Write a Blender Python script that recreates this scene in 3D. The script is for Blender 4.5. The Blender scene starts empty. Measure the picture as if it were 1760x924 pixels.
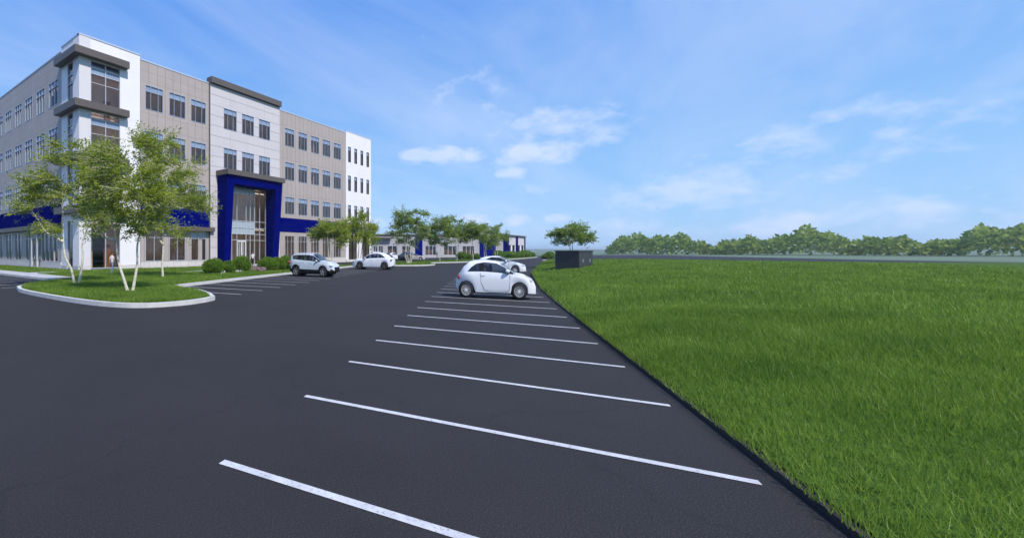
import bpy, bmesh, math, random
import numpy as np
from mathutils import Vector, Matrix, noise
R = math.radians
random.seed(7); rng = np.random.default_rng(7)
sc = bpy.context.scene
C = sc.collection

# ---------------------------------------------------------------- camera
cam_d = bpy.data.cameras.new('camera'); cam = bpy.data.objects.new('camera', cam_d); C.objects.link(cam)
cam.location = (0, 0, 1.85); cam.rotation_euler = (R(90), 0, R(42.7 - 90))
cam_d.sensor_width = 36; cam_d.sensor_fit = 'HORIZONTAL'; cam_d.lens = 759 / 1760 * 36
cam_d.shift_x = (880 - 479) / 1760; cam_d.shift_y = -(462 - 431) / 1760
cam_d.clip_start = 0.1; cam_d.clip_end = 12000
sc.camera = cam
# ---------------------------------------------------------------- light
SUN = Vector((-0.25, -1.0, 1.22)).normalized()
el = math.asin(SUN.z); az = math.atan2(SUN.x, SUN.y)
sd = bpy.data.lights.new('sun', 'SUN'); so = bpy.data.objects.new('sun', sd); C.objects.link(so)
sd.energy = 3.7; sd.angle = R(0.9); sd.color = (1.0, 0.94, 0.86)
so.location = (0, -30, 60); so.rotation_euler = SUN.to_track_quat('Z', 'Y').to_euler()
sc.view_settings.view_transform = 'Standard'; sc.view_settings.look = 'None'
sc.view_settings.exposure = 0.35; sc.view_settings.gamma = 1
sc.cycles.max_bounces = 6; sc.cycles.transparent_max_bounces = 16; sc.cycles.use_denoising = True
sc.cycles.caustics_reflective = False; sc.cycles.caustics_refractive = False

w = bpy.data.worlds.new('World'); sc.world = w; w.use_nodes = True
nt = w.node_tree; N = nt.nodes; L = nt.links
for n in list(N): N.remove(n)
def nd(t, **k):
    n = N.new(t)
    for a, b in k.items(): setattr(n, a, b)
    return n
def mth(op, a, b=None, c=None, clamp=False):
    n = nd('ShaderNodeMath', operation=op, use_clamp=clamp)
    for i, v in enumerate((a, b, c)):
        if v is None: continue
        if isinstance(v, (int, float)): n.inputs[i].default_value = v
        else: L.new(v, n.inputs[i])
    return n.outputs[0]
out = nd('ShaderNodeOutputWorld'); bg = nd('ShaderNodeBackground'); bg.inputs[1].default_value = 0.13
L.new(bg.outputs[0], out.inputs[0])
sky = nd('ShaderNodeTexSky', sky_type='NISHITA', sun_disc=False, sun_elevation=el, sun_rotation=az,
         altitude=0, air_density=1.0, dust_density=0.35, ozone_density=1.6)
tc = nd('ShaderNodeTexCoord'); sp = nd('ShaderNodeSeparateXYZ'); L.new(tc.outputs['Generated'], sp.inputs[0])
zc = mth('MAXIMUM', sp.outputs[2], 0.0)
den = mth('ADD', zc, 0.12)
pxy = nd('ShaderNodeCombineXYZ'); L.new(mth('DIVIDE', sp.outputs[0], den), pxy.inputs[0]); L.new(mth('DIVIDE', sp.outputs[1], den), pxy.inputs[1])
# long thin cirrus streaks
mp = nd('ShaderNodeMapping'); L.new(pxy.outputs[0], mp.inputs[0]); mp.inputs['Rotation'].default_value = (0, 0, R(-58)); mp.inputs['Scale'].default_value = (0.32, 1.25, 1)
n1 = nd('ShaderNodeTexNoise'); L.new(mp.outputs[0], n1.inputs[0]); n1.inputs['Scale'].default_value = 1.15; n1.inputs['Detail'].default_value = 9; n1.inputs['Roughness'].default_value = 0.62; n1.inputs['Distortion'].default_value = 0.7
r1 = nd('ShaderNodeMapRange'); L.new(n1.outputs[0], r1.inputs[0]); r1.inputs[1].default_value = 0.40; r1.inputs[2].default_value = 0.80; r1.inputs[3].default_value = 0.0; r1.inputs[4].default_value = 0.46
# heaps of cloud standing at fixed bearings in the sky
def bearing(px, py):
    ph = R(42.7); f = Vector((math.cos(ph), math.sin(ph), 0)); r = Vector((math.sin(ph), -math.cos(ph), 0))
    return (f + r * ((px - 479) / 759) + Vector((0, 0, (431 - py) / 759))).normalized()
n2 = nd('ShaderNodeTexNoise'); m2 = nd('ShaderNodeMapping'); L.new(tc.outputs['Generated'], m2.inputs[0]); m2.inputs['Scale'].default_value = (1, 1, 1.9)
L.new(m2.outputs[0], n2.inputs[0]); n2.inputs['Scale'].default_value = 13; n2.inputs['Detail'].default_value = 10; n2.inputs['Roughness'].default_value = 0.6
puffs = None
for (px, py, rad, zs, wt) in [(715, 268, .065, 2.3, 1.35), (755, 268, .07, 2.8, 1.2), (805, 268, .075, 3.2, 1.0), (887, 297, .045, 2.2, 1.3), (925, 262, .13, 3.2, .95), (955, 218, .18, 2.2, .58), (790, 150, .2, 1.0, .26), (745, 95, .16, 1.2, .24),
                          (820, 377, .05, 2.6, .9), (888, 380, .045, 2.6, .8), (660, 385, .06, 2.6, .7), (945, 378, .05, 3, .7), (905, 325, .1, 4, .5), (1180, 330, .16, 2.5, .8), (1420, 250, .22, 2.2, .5), (1330, 385, .12, 3.5, .8), (1100, 390, .1, 3.5, .7), (1600, 360, .15, 3, .7)]:
    b = bearing(px, py)
    vs = nd('ShaderNodeVectorMath', operation='SUBTRACT'); L.new(tc.outputs['Generated'], vs.inputs[0]); vs.inputs[1].default_value = b
    vm = nd('ShaderNodeVectorMath', operation='MULTIPLY'); L.new(vs.outputs[0], vm.inputs[0]); vm.inputs[1].default_value = (1, 1, zs)
    vl = nd('ShaderNodeVectorMath', operation='LENGTH'); L.new(vm.outputs[0], vl.inputs[0])
    m = mth('MULTIPLY', mth('SUBTRACT', 1.0, mth('DIVIDE', vl.outputs['Value'], rad), clamp=True), wt)
    puffs = m if puffs is None else mth('MAXIMUM', puffs, m)
pm = mth('MULTIPLY', mth('ADD', mth('MULTIPLY', puffs, 0.62), mth('MULTIPLY', mth('SUBTRACT', n2.outputs[0], 0.5), 1.7)), mth('MULTIPLY', puffs, 4.0, clamp=True))
r2 = nd('ShaderNodeMapRange'); L.new(pm, r2.inputs[0]); r2.inputs[1].default_value = 0.16; r2.inputs[2].default_value = 0.52; r2.inputs[4].default_value = 0.62
tot = mth('ADD', r1.outputs[0], r2.outputs[0], clamp=True)
hue = nd('ShaderNodeMix', data_type='RGBA', blend_type='MULTIPLY'); hue.inputs['Factor'].default_value = 1.0
# clear air: the physical sky blended with an even blue that deepens from horizon to zenith
rz_ = nd('ShaderNodeMapRange', interpolation_type='SMOOTHSTEP'); L.new(zc, rz_.inputs[0]); rz_.inputs[1].default_value = 0.0; rz_.inputs[2].default_value = 0.62
gr = nd('ShaderNodeMix', data_type='RGBA'); L.new(rz_.outputs[0], gr.inputs['Factor']); gr.inputs['A'].default_value = (1.85, 3.6, 6.1, 1); gr.inputs['B'].default_value = (.72, 2.05, 5.7, 1)
bl_ = nd('ShaderNodeMix', data_type='RGBA'); bl_.inputs['Factor'].default_value = 0.84; L.new(sky.outputs[0], bl_.inputs['A']); L.new(gr.outputs['Result'], bl_.inputs['B'])
L.new(bl_.outputs['Result'], hue.inputs['A']); hue.inputs['B'].default_value = (1.0, 1.0, 1.0, 1)
mix = nd('ShaderNodeMix', data_type='RGBA'); L.new(tot, mix.inputs['Factor']); L.new(hue.outputs['Result'], mix.inputs['A']); mix.inputs['B'].default_value = (4.3, 5.0, 6.6, 1)
L.new(mix.outputs['Result'], bg.inputs[0])
SKYMIX = (hue, mix)

# ---------------------------------------------------------------- materials
def mat(name, col, rough=0.6, metal=0.0, spec=0.5, var=0.0, vscale=3.0, bump=0.0, bscale=40.0, coat=0.0, col2=None, stretch=None, detail=5, objrand=0.0):
    m = bpy.data.materials.new(name); m.use_nodes = True
    t = m.node_tree; p = t.nodes['Principled BSDF']
    p.inputs['Base Color'].default_value = (*col, 1); p.inputs['Roughness'].default_value = rough; p.inputs['Metallic'].default_value = metal
    p.inputs['Specular IOR Level'].default_value = spec; p.inputs['Coat Weight'].default_value = coat
    if coat: p.inputs['Coat Roughness'].default_value = 0.04
    if var or bump:
        g = t.nodes.new('ShaderNodeNewGeometry')
        src = g.outputs['Position']
        if stretch:
            mpn = t.nodes.new('ShaderNodeMapping'); mpn.inputs['Scale'].default_value = stretch; t.links.new(src, mpn.inputs[0]); src = mpn.outputs[0]
    if var:
        a = t.nodes.new('ShaderNodeTexNoise'); a.inputs['Scale'].default_value = vscale; a.inputs['Detail'].default_value = detail; a.inputs['Roughness'].default_value = .6
        t.links.new(src, a.inputs[0])
        rr = t.nodes.new('ShaderNodeMapRange'); rr.inputs[1].default_value = .3; rr.inputs[2].default_value = .7; t.links.new(a.outputs[0], rr.inputs[0])
        c2 = col2 or tuple(max(0, c * (1 - var)) for c in col); c1 = tuple(min(1, c * (1 + var)) for c in col) if not col2 else col
        mx = t.nodes.new('ShaderNodeMix'); mx.data_type = 'RGBA'; t.links.new(rr.outputs[0], mx.inputs['Factor'])
        mx.inputs['A'].default_value = (*c1, 1); mx.inputs['B'].default_value = (*c2, 1)
        res = mx.outputs['Result']
        if objrand:
            oi = t.nodes.new('ShaderNodeObjectInfo'); hs = t.nodes.new('ShaderNodeHueSaturation')
            r3 = t.nodes.new('ShaderNodeMapRange'); r3.inputs[3].default_value = 1 - objrand; r3.inputs[4].default_value = 1 + objrand
            t.links.new(oi.outputs['Random'], r3.inputs[0]); t.links.new(r3.outputs[0], hs.inputs['Value']); t.links.new(res, hs.inputs['Color']); res = hs.outputs[0]
        t.links.new(res, p.inputs['Base Color'])
    if bump:
        b = t.nodes.new('ShaderNodeTexNoise'); b.inputs['Scale'].default_value = bscale; b.inputs['Detail'].default_value = 4; t.links.new(src, b.inputs[0])
        bb = t.nodes.new('ShaderNodeBump'); bb.inputs['Strength'].default_value = bump; bb.inputs['Distance'].default_value = .02
        t.links.new(b.outputs[0], bb.inputs['Height']); t.links.new(bb.outputs[0], p.inputs['Normal'])
    return m
def glassmat(name, tint, fac, rough=0.02, base=(0.02, 0.025, 0.03), ior=1.9):
    m = bpy.data.materials.new(name); m.use_nodes = True; t = m.node_tree
    p = t.nodes['Principled BSDF']; p.inputs['Base Color'].default_value = (*base, 1); p.inputs['Roughness'].default_value = rough; p.inputs['IOR'].default_value = ior
    tr = t.nodes.new('ShaderNodeBsdfTransparent'); tr.inputs[0].default_value = (*tint, 1)
    gl = t.nodes.new('ShaderNodeBsdfGlossy'); gl.inputs['Roughness'].default_value = rough
    fr = t.nodes.new('ShaderNodeFresnel'); 
    g0 = t.nodes.new('ShaderNodeNewGeometry'); io = t.nodes.new('ShaderNodeMapRange'); io.inputs[3].default_value = ior; io.inputs[4].default_value = 1/ior
    t.links.new(g0.outputs['Backfacing'], io.inputs[0]); t.links.new(io.outputs[0], fr.inputs[0])      # thin pane: both faces reflect like the outside
    # very slight waviness of the panes
    g = t.nodes.new('ShaderNodeNewGeometry'); nz = t.nodes.new('ShaderNodeTexNoise'); nz.inputs['Scale'].default_value = .9; t.links.new(g.outputs['Position'], nz.inputs[0])
    bp = t.nodes.new('ShaderNodeBump'); bp.inputs['Strength'].default_value = .12; bp.inputs['Distance'].default_value = .05; t.links.new(nz.outputs[0], bp.inputs['Height']); t.links.new(bp.outputs[0], gl.inputs['Normal'])
    a = t.nodes.new('ShaderNodeMixShader'); a.inputs[0].default_value = fac; t.links.new(tr.outputs[0], a.inputs[1]); t.links.new(p.outputs[0], a.inputs[2])
    b = t.nodes.new('ShaderNodeMixShader'); t.links.new(fr.outputs[0], b.inputs[0]); t.links.new(a.outputs[0], b.inputs[1]); t.links.new(gl.outputs[0], b.inputs[2])
    t.links.new(b.outputs[0], t.nodes['Material Output'].inputs[0])
    return m
def leafmat(name, c1, c2, vs=.9):
    m = bpy.data.materials.new(name); m.use_nodes = True; t = m.node_tree
    p = t.nodes['Principled BSDF']; p.inputs['Roughness'].default_value = .5; p.inputs['Specular IOR Level'].default_value = .35
    g = t.nodes.new('ShaderNodeNewGeometry')
    a = t.nodes.new('ShaderNodeTexNoise'); a.inputs['Scale'].default_value = vs; a.inputs['Detail'].default_value = 3; t.links.new(g.outputs['Position'], a.inputs[0])
    ad = t.nodes.new('ShaderNodeMath'); ad.operation = 'MULTIPLY_ADD'; t.links.new(g.outputs['Random Per Island'], ad.inputs[0]); ad.inputs[1].default_value = .55; 
    mr = t.nodes.new('ShaderNodeMapRange'); mr.inputs[1].default_value = .3; mr.inputs[2].default_value = .7; mr.inputs[4].default_value = .5; t.links.new(a.outputs[0], mr.inputs[0]); t.links.new(mr.outputs[0], ad.inputs[2])
    mx = t.nodes.new('ShaderNodeMix'); mx.data_type = 'RGBA'; t.links.new(ad.outputs[0], mx.inputs['Factor']); mx.inputs['A'].default_value = (*c1, 1); mx.inputs['B'].default_value = (*c2, 1)
    t.links.new(mx.outputs['Result'], p.inputs['Base Color'])
    tl = t.nodes.new('ShaderNodeBsdfTranslucent'); t.links.new(mx.outputs['Result'], tl.inputs[0])
    s = t.nodes.new('ShaderNodeMixShader'); s.inputs[0].default_value = .5; t.links.new(p.outputs[0], s.inputs[1]); t.links.new(tl.outputs[0], s.inputs[2]); t.links.new(s.outputs[0], t.nodes['Material Output'].inputs[0])
    return m
M = dict(
    asphalt=mat('asphalt', (.0235, .0220, .0228), .85, var=.16, vscale=.35, bump=.35, bscale=60, spec=.25, detail=12),
    line=mat('road paint', (.52, .52, .53), .7, var=.14, vscale=6),
    kerb=mat('kerb concrete', (.56, .55, .53), .8, var=.1, vscale=2.5, bump=.2),
    walk=mat('sidewalk concrete', (.42, .42, .42), .85, var=.1, vscale=1.5, bump=.2),
    soil=mat('turf base', (.065, .12, .02), .95, var=.5, vscale=7, bump=.8, bscale=55, spec=.05, detail=10),
    farland=mat('far land', (.10, .15, .085), .95, var=.25, vscale=.01),
    mulch=mat('dark mulch', (.035, .028, .03), .95, var=.3, vscale=6, bump=.6, bscale=30),
    white=mat('white metal panel', (.80, .775, .79), .45, var=.025, vscale=.6, spec=.4),
    rib=mat('white ribbed metal', (.78, .755, .775), .45, spec=.4),
    tan=mat('taupe metal panel', (.405, .352, .325), .5, var=.05, vscale=.5, spec=.35, objrand=.025),
    grey=mat('pale grey panel', (.575, .54, .555), .55, var=.03, vscale=.5, spec=.35, objrand=.02),
    joint=mat('joint backing', (.20, .185, .18), .8),
    brown=mat('bronze brown metal', (.112, .095, .083), .45, var=.06, vscale=1.0, spec=.4),
    coping=mat('coping metal', (.50, .57, .68), .4, metal=.2),
    blue=mat('deep blue metal', (.0002, .0028, .125), .75, spec=.0, var=.06, vscale=.4),
    stone=mat('cast stone', (.60, .57, .54), .75, var=.1, vscale=4, bump=.3, objrand=.05),
    alu=mat('window aluminium', (.42, .48, .58), .35, metal=.35),
    alu_pale=mat('pale aluminium', (.62, .63, .66), .35, metal=.3),
    pane=glassmat('window glass', (.95, .93, .91), .05, base=(.02, .026, .035), ior=1.45),
    pane_side=glassmat('mirror glass', (.74, .70, .66), .35, base=(.012, .022, .045), ior=1.6),
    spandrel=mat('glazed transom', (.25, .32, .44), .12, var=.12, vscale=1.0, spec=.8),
    frit_reflect=mat('fritted glass with painted reflection', (.36, .42, .48), .18, var=.05, spec=.7),
    interior=mat('interior brown wall', (.60, .47, .40), .8, var=.35, vscale=.35),
    interior2=mat('interior ceiling', (.75, .68, .62), .8),
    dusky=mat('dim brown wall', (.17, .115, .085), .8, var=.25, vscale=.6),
    wood=mat('interior wood', (.22, .09, .045), .6, var=.2, vscale=2),
    dark=mat('dark frame', (.02, .02, .022), .5),
    roof=mat('roof membrane', (.35, .35, .36), .9),
    bark=mat('pale bark', (.56, .52, .42), .8, var=.25, vscale=5, stretch=(1, 1, 3)),
    leaf=leafmat('birch leaf', (.10, .20, .008), (.47, .52, .045)),
    leaf2=leafmat('far leaf', (.08, .175, .022), (.37, .45, .08)),
    shrub=leafmat('shrub leaf', (.06, .15, .010), (.27, .40, .04), 2.5),
    blade=leafmat('grass blade', (.075, .165, .014), (.30, .42, .06), .55),
    paint=mat('white car paint', (.80, .80, .82), .3, coat=1.0),
    silver=mat('silver white paint', (.62, .66, .70), .3, metal=.15, coat=1.0),
    navy=mat('dark blue paint', (.012, .015, .04), .3, coat=1.0),
    beige=mat('champagne paint', (.5, .47, .44), .35, metal=.2, coat=1.0),
    carglass=glassmat('car glass', (.55, .6, .66), .3, base=(.01, .012, .016), ior=1.5),
    rubber=mat('tyre rubber', (.012, .012, .013), .8),
    plastic=mat('black plastic', (.012, .012, .014), .6, spec=.15),
    rim=mat('alloy', (.80, .78, .77), .35, metal=.1),
    rim_grey=mat('grey alloy', (.36, .35, .35), .35, metal=.4),
    rim_dark=mat('bronze alloy', (.24, .2, .15), .35, metal=.75),
    seam=mat('panel gap', (.22, .22, .24), .8),
    red=mat('tail lamp', (.32, .012, .014), .2, coat=1.0),
    lamp=mat('head lamp', (.55, .6, .66), .08, coat=1.0, spec=.8),
    seat=mat('seat cloth', (.03, .03, .04), .9),
    skin=mat('skin', (.42, .22, .15), .6), pinkw=mat('pale tee shirt', (.72, .62, .62), .85), jeans=mat('blue jeans', (.20, .27, .42), .9, var=.15, vscale=12),
    hair_r=mat('auburn hair', (.13, .035, .012), .6), hair_d=mat('dark hair', (.012, .01, .01), .6), whitecloth=mat('white shirt', (.75, .75, .75), .85), black=mat('black cloth', (.015, .015, .018), .9), redcloth=mat('maroon coat', (.05, .02, .05), .9),
    boxm=mat('charcoal steel', (.03, .032, .036), .5, var=.15, vscale=2),
    siding=mat('pale siding', (.40, .39, .41), .6, var=.05, vscale=1),
    petal=leafmat('petals', (.22, .05, .10), (.85, .66, .72), 6), petalw=mat('white petals', (.75, .75, .78), .8),
)
def asphalt_detail(m):
    t = m.node_tree; p = t.nodes['Principled BSDF']; old = p.inputs['Base Color'].links[0].from_socket
    g = t.nodes.new('ShaderNodeNewGeometry')
    def noise_(sc_, d=4, r=.6, lo=.4, hi=.6):
        n = t.nodes.new('ShaderNodeTexNoise'); n.inputs['Scale'].default_value = sc_; n.inputs['Detail'].default_value = d; n.inputs['Roughness'].default_value = r; t.links.new(g.outputs['Position'], n.inputs[0])
        q = t.nodes.new('ShaderNodeMapRange'); q.inputs[1].default_value = lo; q.inputs[2].default_value = hi; t.links.new(n.outputs[0], q.inputs[0]); return q
    def mixc(fac, a, col, amt):
        f = t.nodes.new('ShaderNodeMath'); f.operation = 'MULTIPLY'; f.inputs[1].default_value = amt; t.links.new(fac, f.inputs[0])
        x = t.nodes.new('ShaderNodeMix'); x.data_type = 'RGBA'; t.links.new(f.outputs[0], x.inputs['Factor']); t.links.new(a, x.inputs['A']); x.inputs['B'].default_value = (*col, 1); return x.outputs['Result']
    c = mixc(noise_(90, 2, .5, .52, .7).outputs[0], old, (.085, .083, .085), .5)          # stone chips showing
    c = mixc(noise_(.9, 6, .65, .58, .74).outputs[0], c, (.018, .018, .020), .45)           # oil and tar stains
    v = t.nodes.new('ShaderNodeTexVoronoi'); v.feature = 'DISTANCE_TO_EDGE'; v.inputs['Scale'].default_value = .16
    w_ = t.nodes.new('ShaderNodeTexNoise'); w_.inputs['Scale'].default_value = 1.3; w_.inputs['Detail'].default_value = 6; t.links.new(g.outputs['Position'], w_.inputs[0])
    ad = t.nodes.new('ShaderNodeVectorMath'); ad.operation = 'MULTIPLY_ADD'; t.links.new(w_.outputs['Color'], ad.inputs[0]); ad.inputs[1].default_value = (1.1, 1.1, 0); t.links.new(g.outputs['Position'], ad.inputs[2]); t.links.new(ad.outputs[0], v.inputs['Vector'])
    q = t.nodes.new('ShaderNodeMapRange'); q.inputs[1].default_value = .0012; q.inputs[2].default_value = .0030; q.inputs[3].default_value = 1; q.inputs[4].default_value = 0; t.links.new(v.outputs[0], q.inputs[0])
    c = mixc(q.outputs[0], c, (.014, .014, .015), .3)                                      # hairline cracks
    t.links.new(c, p.inputs['Base Color'])
asphalt_detail(M['asphalt'])
def worn(m):
    t = m.node_tree; p = t.nodes['Principled BSDF']; old = p.inputs['Base Color'].links[0].from_socket; g = t.nodes.new('ShaderNodeNewGeometry')
    n = t.nodes.new('ShaderNodeTexNoise'); n.inputs['Scale'].default_value = 34; n.inputs['Detail'].default_value = 6; n.inputs['Roughness'].default_value = .7; t.links.new(g.outputs['Position'], n.inputs[0])
    q = t.nodes.new('ShaderNodeMapRange'); q.inputs[1].default_value = .56; q.inputs[2].default_value = .68; q.inputs[4].default_value = .75; t.links.new(n.outputs[0], q.inputs[0])
    x = t.nodes.new('ShaderNodeMix'); x.data_type = 'RGBA'; t.links.new(q.outputs[0], x.inputs['Factor']); t.links.new(old, x.inputs['A']); x.inputs['B'].default_value = (.06, .06, .065, 1); t.links.new(x.outputs['Result'], p.inputs['Base Color'])
worn(M['line'])
# ---------------------------------------------------------------- mesh helpers
class MB:
    def __init__(s): s.v = []; s.f = []
    def box(s, x0, x1, y0, y1, z0, z1):
        b = len(s.v)
        s.v += [(x0, y0, z0), (x1, y0, z0), (x1, y1, z0), (x0, y1, z0), (x0, y0, z1), (x1, y0, z1), (x1, y1, z1), (x0, y1, z1)]
        s.f += [(b, b+3, b+2, b+1), (b+4, b+5, b+6, b+7), (b, b+1, b+5, b+4), (b+1, b+2, b+6, b+5), (b+2, b+3, b+7, b+6), (b+3, b, b+4, b+7)]
        return s
    def hexa(s, p):      # eight corners, same order as box
        b = len(s.v); s.v += [tuple(q) for q in p]
        s.f += [(b, b+3, b+2, b+1), (b+4, b+5, b+6, b+7), (b, b+1, b+5, b+4), (b+1, b+2, b+6, b+5), (b+2, b+3, b+7, b+6), (b+3, b, b+4, b+7)]
        return s
    def prism(s, pts, z0, z1):
        b = len(s.v); n = len(pts)
        a = sum(pts[i][0]*pts[(i+1) % n][1] - pts[(i+1) % n][0]*pts[i][1] for i in range(n))
        if a < 0: pts = pts[::-1]
        s.v += [(p[0], p[1], z0) for p in pts] + [(p[0], p[1], z1) for p in pts]
        s.f += [tuple(range(b+n-1, b-1, -1)), tuple(range(b+n, b+2*n))] + [(b+i, b+(i+1) % n, b+n+(i+1) % n, b+n+i) for i in range(n)]
        return s
    def tube(s, pts, rad, k=6, cap=True):
        pts = [Vector(p) for p in pts]; b = len(s.v); n = len(pts)
        for i, p in enumerate(pts):
            d = (pts[min(i+1, n-1)] - pts[max(i-1, 0)]).normalized()
            u = d.cross(Vector((.31, .95, .05)) if abs(d.z) > .5 else Vector((0, 0, 1))).normalized(); v = d.cross(u)
            for j in range(k):
                a = 2*math.pi*j/k; s.v.append(tuple(p + rad[i]*(math.cos(a)*u + math.sin(a)*v)))
        for i in range(n-1):
            for j in range(k):
                s.f.append((b+i*k+j, b+i*k+(j+1) % k, b+(i+1)*k+(j+1) % k, b+(i+1)*k+j))
        if cap: s.f += [tuple(range(b+k-1, b-1, -1)), tuple(b+(n-1)*k+j for j in range(k))]
        return s
    def ell(s, c, r, nu=10, nv=7):
        b = len(s.v)
        for i in range(nv+1):
            t = math.pi*i/nv
            for j in range(nu):
                a = 2*math.pi*j/nu; s.v.append((c[0]+r[0]*math.sin(t)*math.cos(a), c[1]+r[1]*math.sin(t)*math.sin(a), c[2]+r[2]*math.cos(t)))
        for i in range(nv):
            for j in range(nu): s.f.append((b+i*nu+j, b+(i+1)*nu+j, b+(i+1)*nu+(j+1) % nu, b+i*nu+(j+1) % nu))
        return s
    def mesh(s, name, m, smooth=False):
        me = bpy.data.meshes.new(name); me.from_pydata(s.v, [], s.f)
        for x in (m if isinstance(m, (list, tuple)) else [m]): me.materials.append(x)
        if smooth: me.shade_smooth()
        me.update(); return me
    def build(s, name, m, parent=None, loc=(0, 0, 0), rz=0, smooth=False):
        return put(name, s.mesh(name, m, smooth), parent, loc, rz)
def put(name, me, parent=None, loc=(0, 0, 0), rz=0):
    o = bpy.data.objects.new(name, me); C.objects.link(o); o.parent = parent; o.location = loc; o.rotation_euler = (0, 0, rz); return o
def thing(name, label, cat, loc=(0, 0, 0), rz=0, group=None):
    o = bpy.data.objects.new(name, None); C.objects.link(o); o.empty_display_size = .3; o.location = loc; o.rotation_euler = (0, 0, rz); return tag(o, label, cat, group)
def tag(o, label, cat, group=None):
    o['label'] = label; o['category'] = cat
    if group: o['group'] = group
    return o
def struct(o): o['kind'] = 'structure'; return o
def big_mesh(name, V, F, m):
    me = bpy.data.meshes.new(name); V = np.asarray(V, np.float32); F = np.asarray(F, np.int32)
    me.vertices.add(len(V)); me.vertices.foreach_set('co', V.ravel())
    k = F.shape[1]; me.loops.add(F.size); me.loops.foreach_set('vertex_index', F.ravel())
    me.polygons.add(len(F)); me.polygons.foreach_set('loop_start', np.arange(0, F.size, k, dtype=np.int32)); me.polygons.foreach_set('loop_total', np.full(len(F), k, np.int32))
    me.materials.append(m); me.update(calc_edges=True); me.validate(); return me
def flat(name, pts, z, m):
    bm = bmesh.new(); vs = [bm.verts.new((p[0], p[1], z)) for p in pts]; f = bm.faces.new(vs)
    if f.calc_area() and f.normal.z < 0: f.normal_flip()
    bm.normal_update()
    for f in bm.faces:
        if f.normal.z < 0: f.normal_flip()
    bmesh.ops.triangulate(bm, faces=bm.faces[:]); me = bpy.data.meshes.new(name); bm.to_mesh(me); bm.free(); me.materials.append(m)
    return put(name, me)
ca, sa = math.cos(R(17.2)), math.sin(R(17.2))
def W(e, n): return (e*ca - n*sa, e*sa + n*ca)      # lot frame -> world

# ---------------------------------------------------------------- ground
t_ = MB(); t_.v = [(-5000, -5000, -.12), (5000, -5000, -.12), (5000, 5000, -.12), (-5000, 5000, -.12)]; t_.f = [(0, 1, 2, 3)]
struct(t_.build('terrain', M['farland']))
struct(flat('parking_lot', [(-90, -90), (70, -70), (150, -28), (260, 10), (240, 34), (175, 42), (170, 80), (110, 120), (-90, 120)], 0, M['asphalt']))
# low wooded rises along the horizon
hm = MB()
for (cx, cy, r0, hh) in [(1500, 900, 420, 9), (2000, 500, 600, 12), (1700, 60, 500, 10), (1500, -500, 500, 11), (900, 1800, 600, 14), (1300, -1300, 600, 12), (300, 2400, 600, 14)]:
    hm.ell((cx, cy, -3), (r0, r0, hh), 40, 12)
hm.v = [(x, y, max(z, -.4)) for x, y, z in hm.v]
struct(hm.build('hills', M['farland'], smooth=True))

def offset_in(path, d):
    res = []
    n = len(path)
    for i, p in enumerate(path):
        a = Vector(path[max(i-1, 0)]); b = Vector(path[min(i+1, n-1)]); t = (b-a).normalized(); res.append((p[0] - t.y*d, p[1] + t.x*d))
    return res
def kerb(path, wd=.16, h=.15, name='kerb'):      # path walked with the planted side on the left
    mb = MB(); inn = offset_in(path, wd)
    # each kerb stone about 3 m
    for i in range(len(path)-1):
        a, b, c, d = path[i], path[i+1], inn[i+1], inn[i]
        L_ = math.dist(a, b); k = max(1, round(L_/3.0))
        for j in range(k):
            g0 = j/k + (.004/L_*k if j else 0); g1 = (j+1)/k
            q = [tuple(Vector(a).lerp(Vector(b), g0)), tuple(Vector(a).lerp(Vector(b), g1)), tuple(Vector(d).lerp(Vector(c), g1)), tuple(Vector(d).lerp(Vector(c), g0))]
            if j % 2 == 0 or True: mb.prism(q, -.05, h)
    return struct(mb.build(name, M['kerb']))
# the front lawn with its island nose
nose = [(6.69, 22.16), (6.57, 20.63), (6.55, 18.38), (6.6, 16.44), (6.75, 14.88), (7.02, 13.75), (7.4, 13.1), (7.95, 12.73), (8.9, 12.55), (9.89, 12.72), (10.6, 13.04)]
noseR = [(10.6, 13.04), (11.4, 14.3), (12.0, 15.7), (12.3, 17.2), (12.75, 18.75)]
front = [(12.75, 18.75), (13.8, 19.15), (17, 20.2), (21.2, 21.5), (26.5, 23.1), (32, 24.8), (37.5, 26.5), (42, 27.9), (46.5, 29.2)]
noseL = [(10.5, 27.9), (9.5, 26.6), (8.1, 25.3), (7.1, 23.8), (6.69, 22.16)]
def smooth_path(p, k=4):
    r = []
    for i in range(len(p)-1):
        a, b, c, d = (Vector(p[max(i-1, 0)]), Vector(p[i]), Vector(p[i+1]), Vector(p[min(i+2, len(p)-1)]))
        for j in range(k):
            t = j/k; q = .5*((2*b)+(-a+c)*t+(2*a-5*b+4*c-d)*t*t+(-a+3*b-3*c+d)*t**3); r.append((q.x, q.y))
    return r+[p[-1]]
kerb(smooth_path(nose)); kerb(noseR); kerb(front); kerb(noseL)
kerb([(10.5, 62), (10.5, 45), (10.5, 34), (10.5, 27.9)], .3)
lawn_poly = noseL[:-1] + nose[:-1] + noseR[:-1] + front + [(46.8, 30.6), (43.6, 30.9), (43.6, 38.3), (17, 38.3), (16.1, 38.3), (16.1, 62), (12.1, 62), (12.1, 38.0), (13.9, 38.0), (13.9, 36.1), (12.1, 36.1), (12.1, 27.9)]
struct(flat('lawn', lawn_poly, .125, M['soil']))
struct(flat('sidewalk', [(10.7, 62), (10.7, 27.3), (11.3, 26.6), (12.05, 26.9), (12.12, 36.1), (16.2, 36.1), (16.2, 38.0), (12.12, 38.0), (12.12, 62)], .152, M['walk']))
struct(flat('planting_strip', [(16.08, 62), (16.08, 38.28), (43.6, 38.28), (43.6, 40.1), (17.2, 40.1), (17.2, 62)], .134, M['mulch']))
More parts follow.
